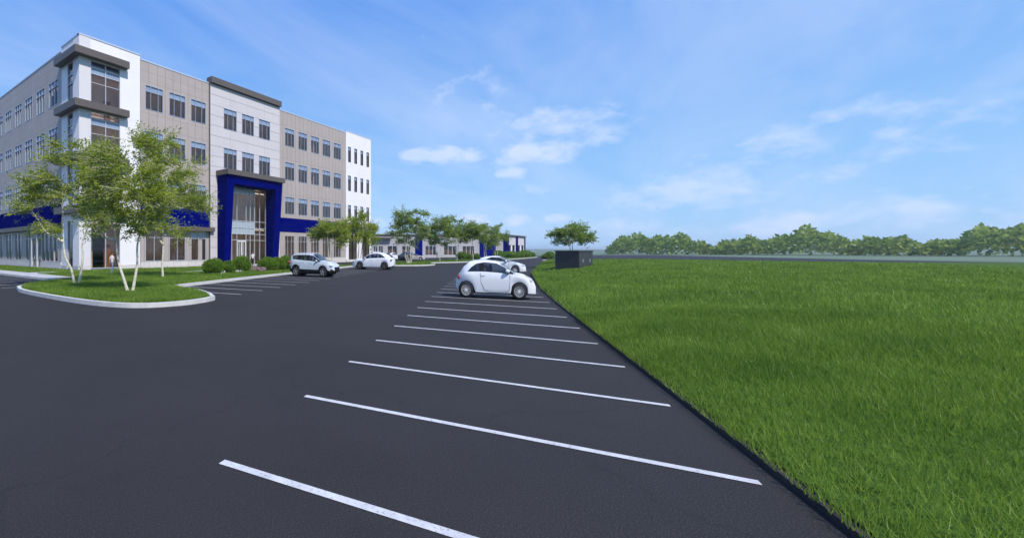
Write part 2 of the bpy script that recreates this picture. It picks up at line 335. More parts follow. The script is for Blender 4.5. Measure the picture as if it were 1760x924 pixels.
struct(flat('path', [(20.6, 28.9), (24.5, 30.0), (31, 33.5), (38, 33.8), (38, 39.3), (33.5, 39.3), (33.5, 35), (29.5, 34.6), (23.5, 31.0), (20.4, 29.8)], .156, M['walk']))
struct(flat('service_lane', [(43.7, 30.9), (60, 34.5), (72, 38), (72, 39.3), (43.7, 39.3)], .008, M['asphalt']))
def inside(P, X, Y):
    P = np.array(P); c = np.zeros(len(X), bool); j = len(P)-1
    for i in range(len(P)):
        xi, yi = P[i]; xj, yj = P[j]
        k = ((yi > Y) != (yj > Y)) & (X < (xj-xi)*(Y-yi)/(yj-yi+1e-12)+xi); c ^= k; j = i
    return c
def grass(name, poly, n, z, label, h=.11, near=None, hfun=None, holes=()):
    P = np.array(poly); lo, hi = P.min(0), P.max(0)
    X = rng.uniform(lo[0], hi[0], n*9); Y = rng.uniform(lo[1], hi[1], n*9)
    k = inside(poly, X, Y)
    for hp in holes: k &= ~inside(hp, X, Y)
    D = np.hypot(X, Y)
    k &= rng.uniform(0, 1, len(X)) < np.clip((near or 12)**1.6/D**1.6, 0, 1)
    X, Y, D = X[k][:n], Y[k][:n], D[k][:n]; n = len(X)
    a = rng.uniform(0, 2*np.pi, n); sc_ = np.clip(D/20, .32, 3)
    H = h*rng.uniform(.55, 1.25, n)*(1+.25*np.sin(X*2.1+1)*np.cos(Y*1.7)); H = H*np.clip(D/12, .6, 1); wd = .011*sc_*rng.uniform(.7, 1.3, n)
    lx, ly = rng.normal(0, .38, n)*H, rng.normal(0, .38, n)*H
    zz = np.full(n, z) if hfun is None else hfun(X, Y)
    V = np.empty((n, 3, 3)); dx, dy = np.cos(a)*wd, np.sin(a)*wd
    V[:, 0] = np.stack([X-dx, Y-dy, zz], 1); V[:, 1] = np.stack([X+dx, Y+dy, zz], 1); V[:, 2] = np.stack([X+lx, Y+ly, zz+H], 1)
    o = put(name, big_mesh(name, V.reshape(-1, 3), np.arange(n*3).reshape(-1, 3), M['blade'])); o['kind'] = 'stuff'; tag(o, label, 'grass'); del o['category']; return o
path_hole = [(20.6, 28.9), (24.5, 30.0), (31, 33.5), (38, 33.8), (38, 39.3), (33.5, 39.3), (33.5, 35), (29.5, 34.6), (23.5, 31.0), (20.4, 29.8)]
def shrink(poly, d):
    cx, cy = np.mean(poly, 0); return poly
inner = [(10.6, 27.6), (9.7, 26.5), (8.3, 25.2), (7.3, 23.7), (6.9, 22.1), (6.78, 20.6), (6.76, 18.4), (6.82, 16.5), (6.96, 14.95), (7.22, 13.85), (7.55, 13.28), (8.0, 12.94), (8.9, 12.78), (9.8, 12.93), (10.45, 13.2),
         (11.2, 14.4), (11.8, 15.8), (12.1, 17.3), (12.55, 18.9), (13.7, 19.37), (17, 20.42), (21.2, 21.72), (26.5, 23.32), (32, 25.02), (37.5, 26.72), (42, 28.12), (46.3, 29.45)] + lawn_poly[-11:]
grass('grass', inner, 230000, .125, 'thick green turf growing on the front lawn and its rounded kerbed nose', near=14.5, h=.14, holes=(path_hole,))
# the verge on the right
verge_front = [W(-12, -2.05), W(-2, -2.12), W(8, -2.13), W(18, -2.13), W(24, -2.2), W(31, -2.5), W(38, -2.85), W(43, -3.3), (50, 11.0), (60, 12.8), (70, 13.9)]
def vz(X, Y):
    n = -X*sa + Y*ca; return .06 + .10*np.clip((-n-2.1)/.5, 0, 1) + .50*np.clip((-n-2.4)/5, 0, 1)**1.2
vp = [tuple(p) for p in verge_front] + [(82, 10), (120, -10), (110, -60), (-30, -60), (-14, -8)]
vk = MB(); vi = offset_in([tuple(p) for p in verge_front][::-1], .10); vf = [tuple(p) for p in verge_front][::-1]
for i in range(len(vf)-1): vk.prism([vf[i], vf[i+1], vi[i+1], vi[i]], -.05, .05)
struct(vk.build('verge_edge', M['mulch']))
bm = bmesh.new(); rows = []
for i in range(0, 61):
    t = i/60*(len(verge_front)-1); k = min(int(t), len(verge_front)-2); p = Vector(verge_front[k]).lerp(Vector(verge_front[k+1]), t-k)
    row = []
    for j, dd in enumerate((.06, .45, 1.6, 2.6, 4, 6, 9, 14, 22, 40, 70)):
        q = (p.x + sa*dd*1.0, p.y - ca*dd); row.append(bm.verts.new((q[0], q[1], float(vz(np.float64(q[0]), np.float64(q[1]))) - .01)))
    rows.append(row)
for a, b in zip(rows, rows[1:]):
    for j in range(10): bm.faces.new((a[j+1], b[j+1], b[j], a[j]))
bm.normal_update()
me = bpy.data.meshes.new('verge'); bm.to_mesh(me); bm.free(); me.materials.append(M['soil']); me.shade_smooth()
struct(put('verge', me))
gin = [W(-12, -2.0), W(-2, -2.07), W(8, -2.10), W(18, -2.10), W(24, -2.17), W(31, -2.47), W(38, -2.83), W(43, -3.35), (50, 10.95), (60, 12.75), (70, 13.85), (82, 5), (70, -16), (20, -16), (-10, -12)]
grass('grass', gin, 300000, .14, 'rough green grass on the raised verge at the edge of the lot', near=9, hfun=vz, h=.13)

grass('grass', [W(-3, -2.06), W(5, -2.1), W(14, -2.1), W(15, -5), W(9, -9), W(-1, -9)], 170000, .14, 'dense near turf of the raised verge beside the bay lines', near=30, hfun=vz, h=.13)
# painted bay lines
def line(a, b, wd=.085, z=.004):
    a = Vector(a); b = Vector(b); t = (b-a).normalized(); n = Vector((-t.y, t.x))*wd/2
    return [(a+n).to_tuple(), (a-n).to_tuple(), (b-n).to_tuple(), (b+n).to_tuple()]
def lines(segs, name='parking_lines'):
    mb = MB()
    for (a, b, z) in segs:
        q = line(a, b); k = len(mb.v); mb.v += [(x, y, z) for x, y in q]; mb.f.append((k, k+1, k+2, k+3))
    return struct(mb.build(name, M['line']))
S = []
for i in range(-3, 18):
    e = 7.18 + 1.948*i; S.append((W(e, 2.12), W(e - .40, -1.95), .005))
for i in range(0, 17):
    e = 16.23 + 1.95*i; S.append((W(e, 9.5), W(e + .42, 14.1), .005))
for i in range(0, 14):
    y = 24.95 + 2.35*i; S.append(((6.75, y), (8.0 if i == 0 else 10.4, y-.08), .005))
lines(S)

# far islands and kerbs
isl1 = [(44.5, 29.6), (47.5, 27.4), (49.2, 25.6), (50.6, 24.3), (52.4, 23.6), (55, 23.7), (57.2, 24.5), (60, 27), (64, 31), (66, 34.5), (60, 33.5), (50, 31)]
kerb(isl1[1:11]); struct(flat('island_lawn', isl1, .13, M['soil']))
isl2 = [(63.5, 27.8), (66.5, 27.3), (69.5, 26.2), (74.8, 25.8), (80, 25.2), (86, 25.4), (98, 26.8), (118, 28.6), (142, 31.0), (152, 34.6), (128, 34.4), (121, 40.5), (113, 46.2), (109, 46), (114, 38), (104, 33), (84, 33.2), (72, 33.5), (66, 32)]
kerb(isl2[:10]); struct(flat('island_lawn', isl2, .13, M['soil']))
grass('grass', isl1, 9000, .13, 'cut grass on the small kerbed island behind the white sport utility vehicle', near=60, h=.12)
grass('grass', isl2, 16000, .13, 'cut grass on the long island in front of the low building', near=90, h=.12)
struct(flat('far_sidewalk', [(92, 58.5), (126.2, 33.6), (127.5, 34.9), (94.5, 60)], .14, M['walk']))
kerb([(96.5, 20.2), (97.2, 18.4), (98, 14), (99, 8)], .5)

# ---------------------------------------------------------------- main building
CX, CY, BZ = 16.89, 39.7, .14
HB = thing('office_building', 'four storey office building of taupe and white panels with a deep blue entrance frame', 'office building', (CX, CY, 0))
def part(mb, name, m, side=False, smooth=False, parent=None):
    return mb.build(name, m, parent or HB, (0, 0, 0), R(-90) if side else 0, smooth)
# local: x along the facade from the corner, y = -outward ; side facade is rotated -90 deg, so its x is negative
def rects_minus(x0, x1, z0, z1, holes):
    xs = sorted({x0, x1, *[min(max(h[i], x0), x1) for h in holes for i in (0, 1)]}); outr = []
    for a, b in zip(xs, xs[1:]):
        if b-a < 1e-4: continue
        cm = (a+b)/2; hs = sorted([(max(h[2], z0), min(h[3], z1)) for h in holes if h[0] < cm < h[1] and h[3] > z0 and h[2] < z1]); z = z0
        for (p, q) in hs:
            if p > z+1e-4: outr.append((a, b, z, p))
            z = max(z, q)
        if z < z1-1e-4: outr.append((a, b, z, z1))
    # merge horizontally adjacent equal spans
    res = []
    for r in outr:
        for q in res:
            if abs(q[1]-r[0]) < 1e-4 and abs(q[2]-r[2]) < 1e-4 and abs(q[3]-r[3]) < 1e-4: q[1] = r[1]; break
        else: res.append(list(r))
    return res
NP = [0]
def clad(xbreaks, zbreaks, holes, m, side=False, off=0.0, g=.013, gz=None, single=True, name='panel', thick=.05):
    stuff = MB(); gz = g*.45 if gz is None else gz
    for a, b in zip(xbreaks, xbreaks[1:]):
        for c, d in zip(zbreaks, zbreaks[1:]):
            rs = rects_minus(a+g, b-g, c+gz, d-gz, holes)
            if not rs: continue
            dy = random.uniform(0, .004)
            if not single:
                for r in rs: stuff.box(r[0], r[1], -off-thick-dy, -off, r[2], r[3])
                continue
            groups = []
            for r in rs:      # pieces that touch are one panel, pieces parted by a window are two
                tch = [g_ for g_ in groups if any(r[0] < q[1]+1e-3 and q[0] < r[1]+1e-3 and r[2] < q[3]+1e-3 and q[2] < r[3]+1e-3 for q in g_)]
                ng = [r]
                for g_ in tch: ng += g_; groups.remove(g_)
                groups.append(ng)
            for g_ in groups:
                mb = MB()
                for r in g_: mb.box(r[0], r[1], -off-thick-dy, -off, r[2], r[3])
                part(mb, name, m, side); NP[0] += 1
    if not single:
        o = part(stuff, name, m, side); o['kind'] = 'stuff'
def backing(x0, x1, z0, z1, holes, side=False, off=0.0, m='joint', name='wall'):
    mb = MB()
    for r in rects_minus(x0, x1, z0, z1, holes): mb.box(r[0], r[1], -off+.001, -off+.30, r[2], r[3])
    part(mb, name, M[m], side)
WIN = {}
def window(x, z, wd, h, side=False, cols=(.30, .42, .28), top=.62, off=0.0, kind='pane', frame='alu', trans='spandrel', fw=.045, mids=(), name='window', depth=.06, band=None):
    key = (round(wd, 2), round(h, 2), cols, top, kind, frame, trans, mids, band)
    if key not in WIN:
        f = MB(); y0, y1 = -depth-.012, .10
        f.box(0, wd, y0, y1, 0, fw); f.box(0, wd, y0, y1, h-fw, h); f.box(0, fw, y0, y1, fw, h-fw); f.box(wd-fw, wd, y0, y1, fw, h-fw)
        xs = [fw]; acc = 0
        for c in cols[:-1]: acc += c; xs += [wd*acc-fw*.45, wd*acc+fw*.45]
        xs.append(wd-fw)
        for i in range(1, len(xs)-1, 2): f.box(xs[i], xs[i+1], y0+.004, y1-.01, fw, h-fw)
        zs = [fw]; 
        for mz in mids: zs += [mz-fw*.4, mz+fw*.4]
        if top: zs += [h-top-fw*.45, h-top+fw*.45]
        zs.append(h-fw); panes = []
        for i in range(0, len(xs)-1, 2):
            for k in range(1, len(zs)-1, 2): f.box(xs[i], xs[i+1], y0+.008, y1-.02, zs[k], zs[k+1])
            for k in range(0, len(zs)-1, 2):
                last = top and k == len(zs)-2
                pb = MB(); dw, dh = xs[i+1]-xs[i], zs[k+1]-zs[k]
                pb.box(0, dw, 0, .012, 0, dh)
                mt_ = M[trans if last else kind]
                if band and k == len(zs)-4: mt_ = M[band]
                panes.append(((xs[i], .03, zs[k]), pb.mesh('pane', mt_)))
        WIN[key] = (f.mesh(name, M[frame]), panes)
    fm, panes = WIN[key]
    o = put(name, fm, HB, (0, -x, z) if side else (x, -off, z), R(-90) if side else 0)
    if side: o.location = (-off, -x, z)
    for loc, me in panes: put('pane', me, o, loc)
    return o
ZR = [(16.0, 18.42), (11.42, 13.83), (6.83, 9.15)]
# --- front, left taupe bay
fx = lambda X: X-CX
tl, tr_ = fx(22.8), fx(31.33)
wx = [fx(23.35), fx(26.12), fx(28.87)]
holes = [(a, a+2.02, z0, z1) for a in wx for z0, z1 in ZR]
gholes = [(a, a+2.02, .82, 3.9) for a in wx]
backing(tl, tr_, .1, 20.7, holes+gholes)
zb_up = [6.38, 9.5, 10.95, 14.2, 15.6, 18.75, 19.75, 20.72]
clad([tl+i*(tr_-tl)/9 for i in range(10)], zb_up, holes, M['tan'])
part(MB().box(tl+.01, tr_-.01, -.10, 0, 4.5, 6.36), 'blue_band', M['blue'])
clad([tl, wx[0]-.1, wx[0]+2.12, wx[1]-.1, wx[1]+2.12, wx[2]-.1, wx[2]+2.12, tr_], [.80, 3.97], gholes, M['tan'])
part(MB().box(tl+.02, fx(31.75), -.65, -.10, 4.02, 4.47), 'canopy', M['brown'])
for k in range(9):
    a = tl+k*(tr_-tl)/9; part(MB().box(a+.008, a+(tr_-tl)/9-.008, -.12, 0, .30, .78), 'stone', M['stone'])
part(MB().box(tl, tr_, -.20, 0, .08, .28), 'plinth', M['stone'])
for a in wx:
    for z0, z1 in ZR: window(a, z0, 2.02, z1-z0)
for i, a in enumerate(wx):
    window(a, .82, 2.02, 3.08, cols=(.5, .5), top=.7, trans='pane' if i != 2 else 'frit_reflect', frame='alu_pale')
part(MB().box(wx[2]+1.02, wx[2]+1.5, -.075, -.02, .86, 3.1), 'door', M['tan'])
part(MB().box(wx[2]+1.52, wx[2]+1.96, -.04, .03, .86, 3.1), 'door_opening', M['dark'])
# --- front, pale middle bay, a little proud
ml, mr = fx(31.35), fx(42.9); mw = [fx(33.3), fx(36.15), fx(39.03)]; off = .25
mholes = [(a, a+2.0, z0, z1) for a in mw for z0, z1 in ZR[:2]]; phole = [(fx(33.3), fx(40.3), .1, 9.75)]
backing(ml, mr, .1, 20.72, mholes+phole, off=off)
zb = [.14] + [20.72-1.155*i for i in range(17, -1, -1)]
clad([ml, mw[0]+1.0, mw[1]+1.0, mw[2]+1.0, mr], zb, mholes+phole, M['grey'], off=off, g=.008, gz=.016)
for a in mw:
    for z0, z1 in ZR[:2]: window(a, z0, 2.0, z1-z0, off=off)
part(MB().box(ml, mr, -.25, -.0, .02, .13), 'plinth', M['stone'])
part(MB().box(ml-.05, mr+.05, -.62, .3, 20.78, 21.45), 'parapet_cap', M['brown'])
part(MB().box(ml+.02, mr-.02, -.245, .2, 20.722, 20.778), 'parapet_joint', M['joint'])
# entrance frame: the outer face leans out towards the top
pl, pr_, il, ir = fx(32.35), fx(41.42), fx(33.32), fx(40.28); yw = -.31
def py(z): return -.25 - (1.15 + .75*(z-.15)/10.25)
port = MB()
for a, b in ((pl, il), (ir, pr_)):
    port.hexa([(a, py(.1), .1), (b, py(.1), .1), (b, yw, .1), (a, yw, .1), (a, py(9.45), 9.45), (b, py(9.45), 9.45), (b, yw, 9.45), (a, yw, 9.45)])
port.hexa([(pl, py(9.45), 9.45), (pr_, py(9.45), 9.45), (pr_, yw, 9.45), (pl, yw, 9.45), (pl, py(10.4), 10.4), (pr_, py(10.4), 10.4), (pr_, yw, 10.4), (pl, yw, 10.4)])
part(port, 'entrance_frame', M['blue'])
part(MB().box(pl-.22, pr_+.22, -2.42, -.31, 10.41, 10.98), 'entrance_canopy', M['brown'])
# curtain wall in the entrance
cw = MB(); yg = -.22
vx = [il, il+.55, il+1.25, il+2.05, il+3.55, il+4.25, il+5.0, il+5.9, ir]
hz = [.16, 3.15, 3.9, 4.65, 5.45, 8.75, 9.45, 9.72]
entr = part(MB().box(il, ir, yg-.03, yg+.1, 9.42, 9.48), 'curtain_wall', M['alu_pale'])
fr = MB()
for v in vx: fr.box(max(v-.035, il), min(v+.035, ir), yg-.06, yg+.09, .16, 9.72)
for i, v in enumerate(vx[:-1]):
    for h in hz: fr.box(v+.035, vx[i+1]-.035, yg-.055, yg+.08, h-.03, h+.03)
fr.build('mullion', M['alu_pale'], entr)
for i, v in enumerate(vx[:-1]):
    for k in range(len(hz)-1):
        m = M['frit_reflect'] if k in (2, 3, 5) and i < 6 else M['pane']  # spandrel rows; pale upper band and left columns also paint in a reflection
        if k == 6: m = M['tan']
        p = MB().box(v+.035, vx[i+1]-.035, yg, yg+.015, hz[k]+.03, hz[k+1]-.03).build('pane', m, entr)
for q, xd in enumerate((vx[3]+.08, vx[3]+.78)):
    d = MB(); d.box(xd, xd+.07, -.31, -.24, .17, 3.08); d.box(xd+.57, xd+.64, -.31, -.24, .17, 3.08); d.box(xd+.07, xd+.57, -.31, -.24, 2.96, 3.08); d.box(xd+.07, xd+.57, -.31, -.24, .17, .4)
    d.box(xd+.3, xd+.33, -.31, -.24, .4, 2.96)
    o = part(d, 'door', M['whitecloth']); MB().box(xd+.05+(.5 if q == 0 else 0), xd+.09+(.5 if q == 0 else 0), -.36, -.33, .9, 1.4).build('handle', M['alu_pale'], o)
# --- front, right taupe bay
rl, rr_ = fx(42.92), fx(58.5); rx = [fx(44.2+2.79*i) for i in range(5)]
rholes = [(a, a+1.92, z0, z1) for a in rx for z0, z1 in ZR]; rg = [(a, a+1.92, .86, 3.92) for a in rx]
backing(rl, rr_, .1, 20.5, rholes+rg)
clad([rl+i*(rr_-rl)/18 for i in range(19)], [6.3, 9.5, 14.2, 18.75, 20.52], rholes, M['tan'], single=False, name='panel_cladding')
part(MB().box(rl+.01, rr_-.01, -.10, 0, 4.42, 6.28), 'blue_band', M['blue'])
clad([rl] + [q for a in rx for q in (a-.12, a+2.04)] + [rr_], [.84, 4.40], rg, M['tan'])
for k in range(16):
    a = rl+k*(rr_-rl)/16; part(MB().box(a+.008, a+(rr_-rl)/16-.008, -.12, 0, .30, .82), 'stone', M['stone'])
part(MB().box(rl, rr_, -.20, 0, .08, .28), 'plinth', M['stone'])
for a in rx:
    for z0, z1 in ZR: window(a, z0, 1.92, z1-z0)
    window(a, .86, 1.92, 3.06, top=.8, frame='alu_pale', trans='pane')
# --- front, white end bay
el_, er = fx(58.52), fx(66.04); ex = [fx(59.1), fx(60.9), fx(62.75), fx(64.6)]; eo = .12
eholes = [(a, a+.78, z0, z1) for a in ex for z0, z1 in ZR]; eg = [(fx(59.3), fx(61.6), .5, 4.6), (fx(63.3), fx(65.5), .5, 4.6)]
backing(el_, er, .1, 20.75, eholes+eg, off=eo, m='white')
clad([el_, fx(60.4), fx(62.28), fx(64.16), er], [.5, 5.3, 9.9, 14.5, 19.2, 20.75], eholes+eg, M['white'], off=eo, g=.006)
for a in ex:
    for z0, z1 in ZR: window(a, z0, .78, z1-z0, cols=(1.0,), off=eo, frame='dark')
for (a, b, c, d) in eg: window(a, c, b-a, d-c, cols=(.5, .5), top=.9, off=eo, frame='dark', trans='pane')
part(MB().box(el_, er, -.26, -.12, .1, .48), 'stone', M['stone'])
part(MB().box(el_-.2, er+.9, -1.1, -.18, 5.55, 6.15), 'shelf_canopy', M['brown'])
part(MB().box(er+.06, er+.9, -.17, 5, 5.55, 6.15), 'shelf_canopy', M['brown'])
# --- white corner
c1 = fx(17.83); c2 = fx(20.68); c3 = fx(22.78)
gz = [(.25, 4.65), (5.3, 9.85), (9.95, 14.5), (14.7, 19.12)]
gh = [(c1, c2, a, b) for a, b in gz]
backing(0, c3, .1, 21.1, gh, off=.0, m='white')
col = MB()
nr = 12
for k in range(nr): col.box(-.074+k*(c1+.074)/nr+.010, -.074+(k+1)*(c1+.074)/nr-.010, -.075, 0, .5, 21.1)
part(col, 'ribbed_pier', M['rib'])
clad([c1+.001, c2, c3], [.5, 5.0, 9.9, 14.55, 19.2, 21.1], gh, M['white'], g=.006, off=.0)
part(MB().box(0.0, c1, -.12, 0, .1, .48), 'stone', M['stone']); part(MB().box(c2, c3, -.12, 0, .1, .48), 'stone', M['stone'])
part(MB().box(-.1, c3+.02, -.1, .3, 21.1, 21.24), 'coping', M['coping'])
for a, b in gz:
    mids = (b-a-1.98, b-a-1.17) if a > 5 else ()
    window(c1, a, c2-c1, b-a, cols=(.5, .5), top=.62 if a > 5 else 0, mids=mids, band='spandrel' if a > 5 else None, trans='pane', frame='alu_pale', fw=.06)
# the light bands above are blue panes, a reflection painted into the corner glazing
# --- side facade; x runs negative into the depth
def X_(Y): return CY-Y
sc1, sc2, sc3 = X_(40.96), X_(42.22), X_(43.62)
sgh = [(sc2, sc1, a, b) for a, b in gz]
backing(sc3, -.301, .1, 21.1, sgh, side=True, m='white')
nr = 14; col = MB()
for k in range(nr):
    wk = -sc1-.0; col.box(sc1+k*(wk)/nr+.010, sc1+(k+1)*(wk)/nr-.010, -.075, 0, .5, 21.1)
part(col, 'ribbed_pier', M['rib'], True)
clad([sc3, sc2, sc1-.001], [.5, 5.0, 9.9, 14.55, 19.2, 21.1], sgh, M['white'], side=True, g=.006)
part(MB().box(sc1, -.02, -.12, 0, .1, .48), 'stone', M['stone'], True); part(MB().box(sc3, sc2, -.12, 0, .1, .48), 'stone', M['stone'], True)
part(MB().box(sc3-.02, -.101, -.1, .3, 21.1, 21.24), 'coping', M['coping'], True)
def swindow(xl, z, wd, h, **k):
    k.setdefault('kind', 'pane_side')
    return window(xl, z, wd, h, side=True, **k)
for a, b in gz:
    mids = (b-a-1.98,) if a > 5 else ()
    swindow(sc2, a, sc1-sc2, b-a, cols=(1.0,), top=1.17 if a > 5 else 0, mids=mids, trans='pane_side', frame='alu_pale', fw=.06)
YE = 75.0
sx0, sx1 = X_(YE), X_(43.64)
swy = [(44.4, 46.74), (47.83, 50.12), (51.29, 53.6), (54.62, 56.93), (58.12, 60.43), (61.5, 63.8), (65, 67.3), (68.4, 70.7)]
sw = [X_(b) for a, b in swy]
sh = [(x, x+2.32, z0, z1) for x in sw for z0, z1 in ZR]
sgy = [(44.4, 48.7), (51.3, 53.4), (54.7, 57.0), (58.0, 60.3), (61.5, 63.8)]
sg = [(X_(b), X_(a), .82, 3.85) for a, b in sgy]; sdoor = [(X_(49.6), X_(48.9), .14, 3.1), (X_(51.15), X_(50.5), .14, 3.1)]
backing(sx0, sx1, .1, 20.72, sh+sg+sdoor, side=True)
nb = 33; xb = [sx1 + (sx0-sx1)*i/nb for i in range(nb, -1, -1)]
vis = [x for x in xb if x > X_(64)]; far = [x for x in xb if x <= vis[0]]
clad([x for x in vis], zb_up, sh, M['tan'], side=True)
clad(far, [6.38, 20.72], sh, M['tan'], side=True, single=False, name='panel_cladding')
part(MB().box(sx0, sx1-.01, -.10, 0, 4.5, 6.36), 'blue_band', M['blue'], True)
clad([sx0, X_(63.9), X_(61.4), X_(60.4), X_(57.9), X_(57.1), X_(54.6), X_(53.5), X_(51.2), X_(49.65), X_(48.8), X_(44.3), sx1], [.80, 3.97], sg+sdoor, M['tan'], side=True)
part(MB().box(sx0, sx1-.02, -.65, -.10, 4.02, 4.47), 'canopy', M['brown'], True)
for k in range(28):
    a = sx1-(k+1)*1.12
    for r in rects_minus(a+.008, a+1.112, .30, .78, sdoor): part(MB().box(r[0], r[1], -.12, 0, r[2], r[3]), 'stone', M['stone'], True)
part(MB().box(sx0, sx1, -.20, -.121, .08, .28), 'plinth', M['stone'], True)
for x in sw:
    for z0, z1 in ZR: swindow(x, z0, 2.32, z1-z0, cols=(.33, .34, .33))
for (x0, x1, z0, z1) in sg: swindow(x0, z0, x1-x0, z1-z0, cols=(.5, .5) if x1-x0 < 3 else (.25, .25, .25, .25), top=.7, trans='pane_side', frame='alu_pale')
for (x0, x1, z0, z1) in sdoor:
    d = MB(); d.box(x0, x1, -.04, .02, z0, z1); o = part(d, 'door', M['joint'], True); MB().box(x1-.14, x1-.1, -.12, -.08, 1.0, 1.4).build('handle', M['alu_pale'], o, rz=0)
for x in (X_(48.85), X_(50.45)): part(MB().box(x-.06, x+.06, -.5, -.38, .14, 4.02), 'canopy_post', M['alu_pale'], True)
# shelves wrapping the corner
for zb_, zt_ in ((19.2, 19.83), (14.56, 15.19), (9.9, 10.53), (5.25, 5.88)):
    q = [(-.72, -.72), (4.42, -.72), (4.42, -.08), (-.08, -.08), (-.08, 4.05), (-.72, 4.05)]
    part(MB().prism(q, zb_, zt_), 'shelf_canopy', M['brown'])
# coping, roof, rear shell, floors inside
part(MB().box(tl+.02, tr_+.02, -.09, .3, 20.722, 20.86), 'coping', M['coping'])
part(MB().box(rl+.05, rr_, -.09, .3, 20.522, 20.66), 'coping', M['coping'])
part(MB().box(el_, er+.02, -.2, .3, 20.752, 20.89), 'coping', M['coping'])
part(MB().box(sx0, sx1-.02, -.09, .3, 20.722, 20.86), 'coping', M['coping'], True)
bw, bd = er, YE-CY
part(MB().box(.302, bw-.302, .302, bd-.3, 20.0, 20.2), 'roof', M['roof'])
part(MB().box(bw-.3, bw, .31, bd, .1, 20.75), 'wall', M['tan']); part(MB().box(0, bw-.301, bd-.29, bd, .1, 20.72), 'wall', M['tan'])
for k, z in enumerate((.0, 4.55, 9.25, 13.95, 18.65)):
    fl = MB().box(.31, bw-.31, .31, 14, z, z+.16)
    part(fl, 'floor', M['interior2'])
em = bpy.data.materials.new('added ceiling glow'); em.use_nodes = True; ep = em.node_tree.nodes['Principled BSDF']; ep.inputs['Emission Color'].default_value = (1, .88, .74, 1); ep.inputs['Emission Strength'].default_value = 0.8; ep.inputs['Base Color'].default_value = (.8, .8, .8, 1)
for z in (4.50, 9.20, 13.90, 18.60):      # unseen strip lights, added to brighten the rooms behind the glass
    part(MB().box(1.0, bw-.6, .95, 1.30, z, z+.04), 'added_ceiling_light', em)
    part(MB().box(.95, 1.30, 1.40, bd-12, z, z+.04), 'added_ceiling_light', em)
for k, z in enumerate((.16, 4.71, 9.41, 14.11)):
    zt_ = (4.55, 9.25, 13.95, 18.65)[k]
    if k == 0: part(MB().box(4.2, bw-.4, 3.9, 4.1, z, zt_), 'inner_wall', M['interior'])
    else: part(MB().box(1.9, bw-.4, 1.9, 2.1, z, zt_), 'inner_wall', M['interior'])
    part(MB().box(1.9, 2.1, 2.11, bd-1, z, zt_), 'inner_wall', M['interior'])
    part(MB().box(3.1, 3.75, 1.83, 1.89, z, z+2.3), 'inner_door', M['wood'])
    for xx in (5.9, 14.7, 25.8, 34, 41.5): part(MB().box(xx, xx+.15, .35, 1.85, z, zt_), 'inner_wall', M['interior'])
part(MB().box(il+1.2, ir-.6, 3.4, 3.6, .16, 4.5), 'inner_wall', M['interior'])

# ---------------------------------------------------------------- low building
def P2(D, px):
    a = (px-479)/759; ph = R(42.7); return (D*(math.cos(ph)+a*math.sin(ph)), D*(math.sin(ph)-a*math.cos(ph)))
LB = thing('low_building', 'long single storey building of pale siding with blue panels beyond the parking lot', 'building', (128.2, 35.4, 0))
O = Vector((128.2, 35.4)); A = Vector(P2(110.6, 618)); Lf = (A-O).length; ang = math.atan2(O.y-A.y, O.x-A.x)
def lput(mb, name, m, f2=False, parent=None):
    return mb.build(name, m, parent or LB, (0, 0, 0), 0 if f2 else ang)
def lx(px):      # distance along the long facade (negative from the corner) of a bearing
    a = (px-479)/759; ph = R(42.7); d = Vector((math.cos(ph)+a*math.sin(ph), math.sin(ph)-a*math.cos(ph))); u = (O-A).normalized()
    t = (O.x*d.y - O.y*d.x)/(u.x*d.y-u.y*d.x); return -t
wins = [(642, 649), (651, 658.5), (666, 683), (691, 706), (731, 750), (763, 785), (795, 815)]
wh = [(lx(a), lx(b), .75, 3.15) for a, b in wins]; blues = [(lx(714), lx(725.3)), (lx(824.5), lx(851))]
mb = MB()
for r in rects_minus(-Lf, -.01, 0, 5.9, wh): mb.box(r[0], r[1], .05, .4, r[2], r[3])
lput(mb, 'wall', M['joint'])
zbk = [.05, .75, 1.35, 1.95, 2.55, 3.15, 3.75, 4.35, 4.95, 5.55, 5.85]
bl = [(a, b, 0, 5.6) for a, b in blues]
segs = sorted([-Lf, -.05] + [q for b in blues for q in b])
for a, b in zip(segs, segs[1:]):
    if any(abs(a-q[0]) < 1e-6 for q in blues): lput(MB().box(a, b, -.25, .05, .05, 5.5), 'blue_panel', M['blue']); continue
    for c, d in zip(zbk, zbk[1:]):
        m_ = MB()
        for r in rects_minus(a, b, c+.03, d-.03, wh):
            k_ = max(1, round((r[1]-r[0])/6))
            for i in range(k_): lput(MB().box(r[0]+(r[1]-r[0])*i/k_+.02, r[0]+(r[1]-r[0])*(i+1)/k_-.02, 0, .05, r[2], r[3]), 'siding_board', M['siding'])
for (a, b, c, d) in wh:
    f = MB(); f.box(a, b, .04, .1, c, c+.08); f.box(a, b, .04, .1, d-.08, d); nseg = max(2, round((b-a)/1.1))
    for i in range(nseg+1): x = a+(b-a)*i/nseg; f.box(x-.05, x+.05, .03, .11, c+.08, d-.08)
    o = lput(f, 'window', M['alu_pale']); lput(MB().box(a, b, .07, .09, c+.05, d-.05), 'pane', M['pane'], parent=o); o.children[0].rotation_euler = (0, 0, 0)
    lput(MB().box(a-.1, b+.1, .75, .85, .1, 3.8), 'inner_wall', M['dusky'])
lput(MB().box(-Lf, 0, -.35, .5, 5.86, 6.1), 'parapet_cap', M['brown'])
lput(MB().box(-Lf, lx(672), -1.2, -.0, 4.9, 5.25), 'canopy', M['brown'])
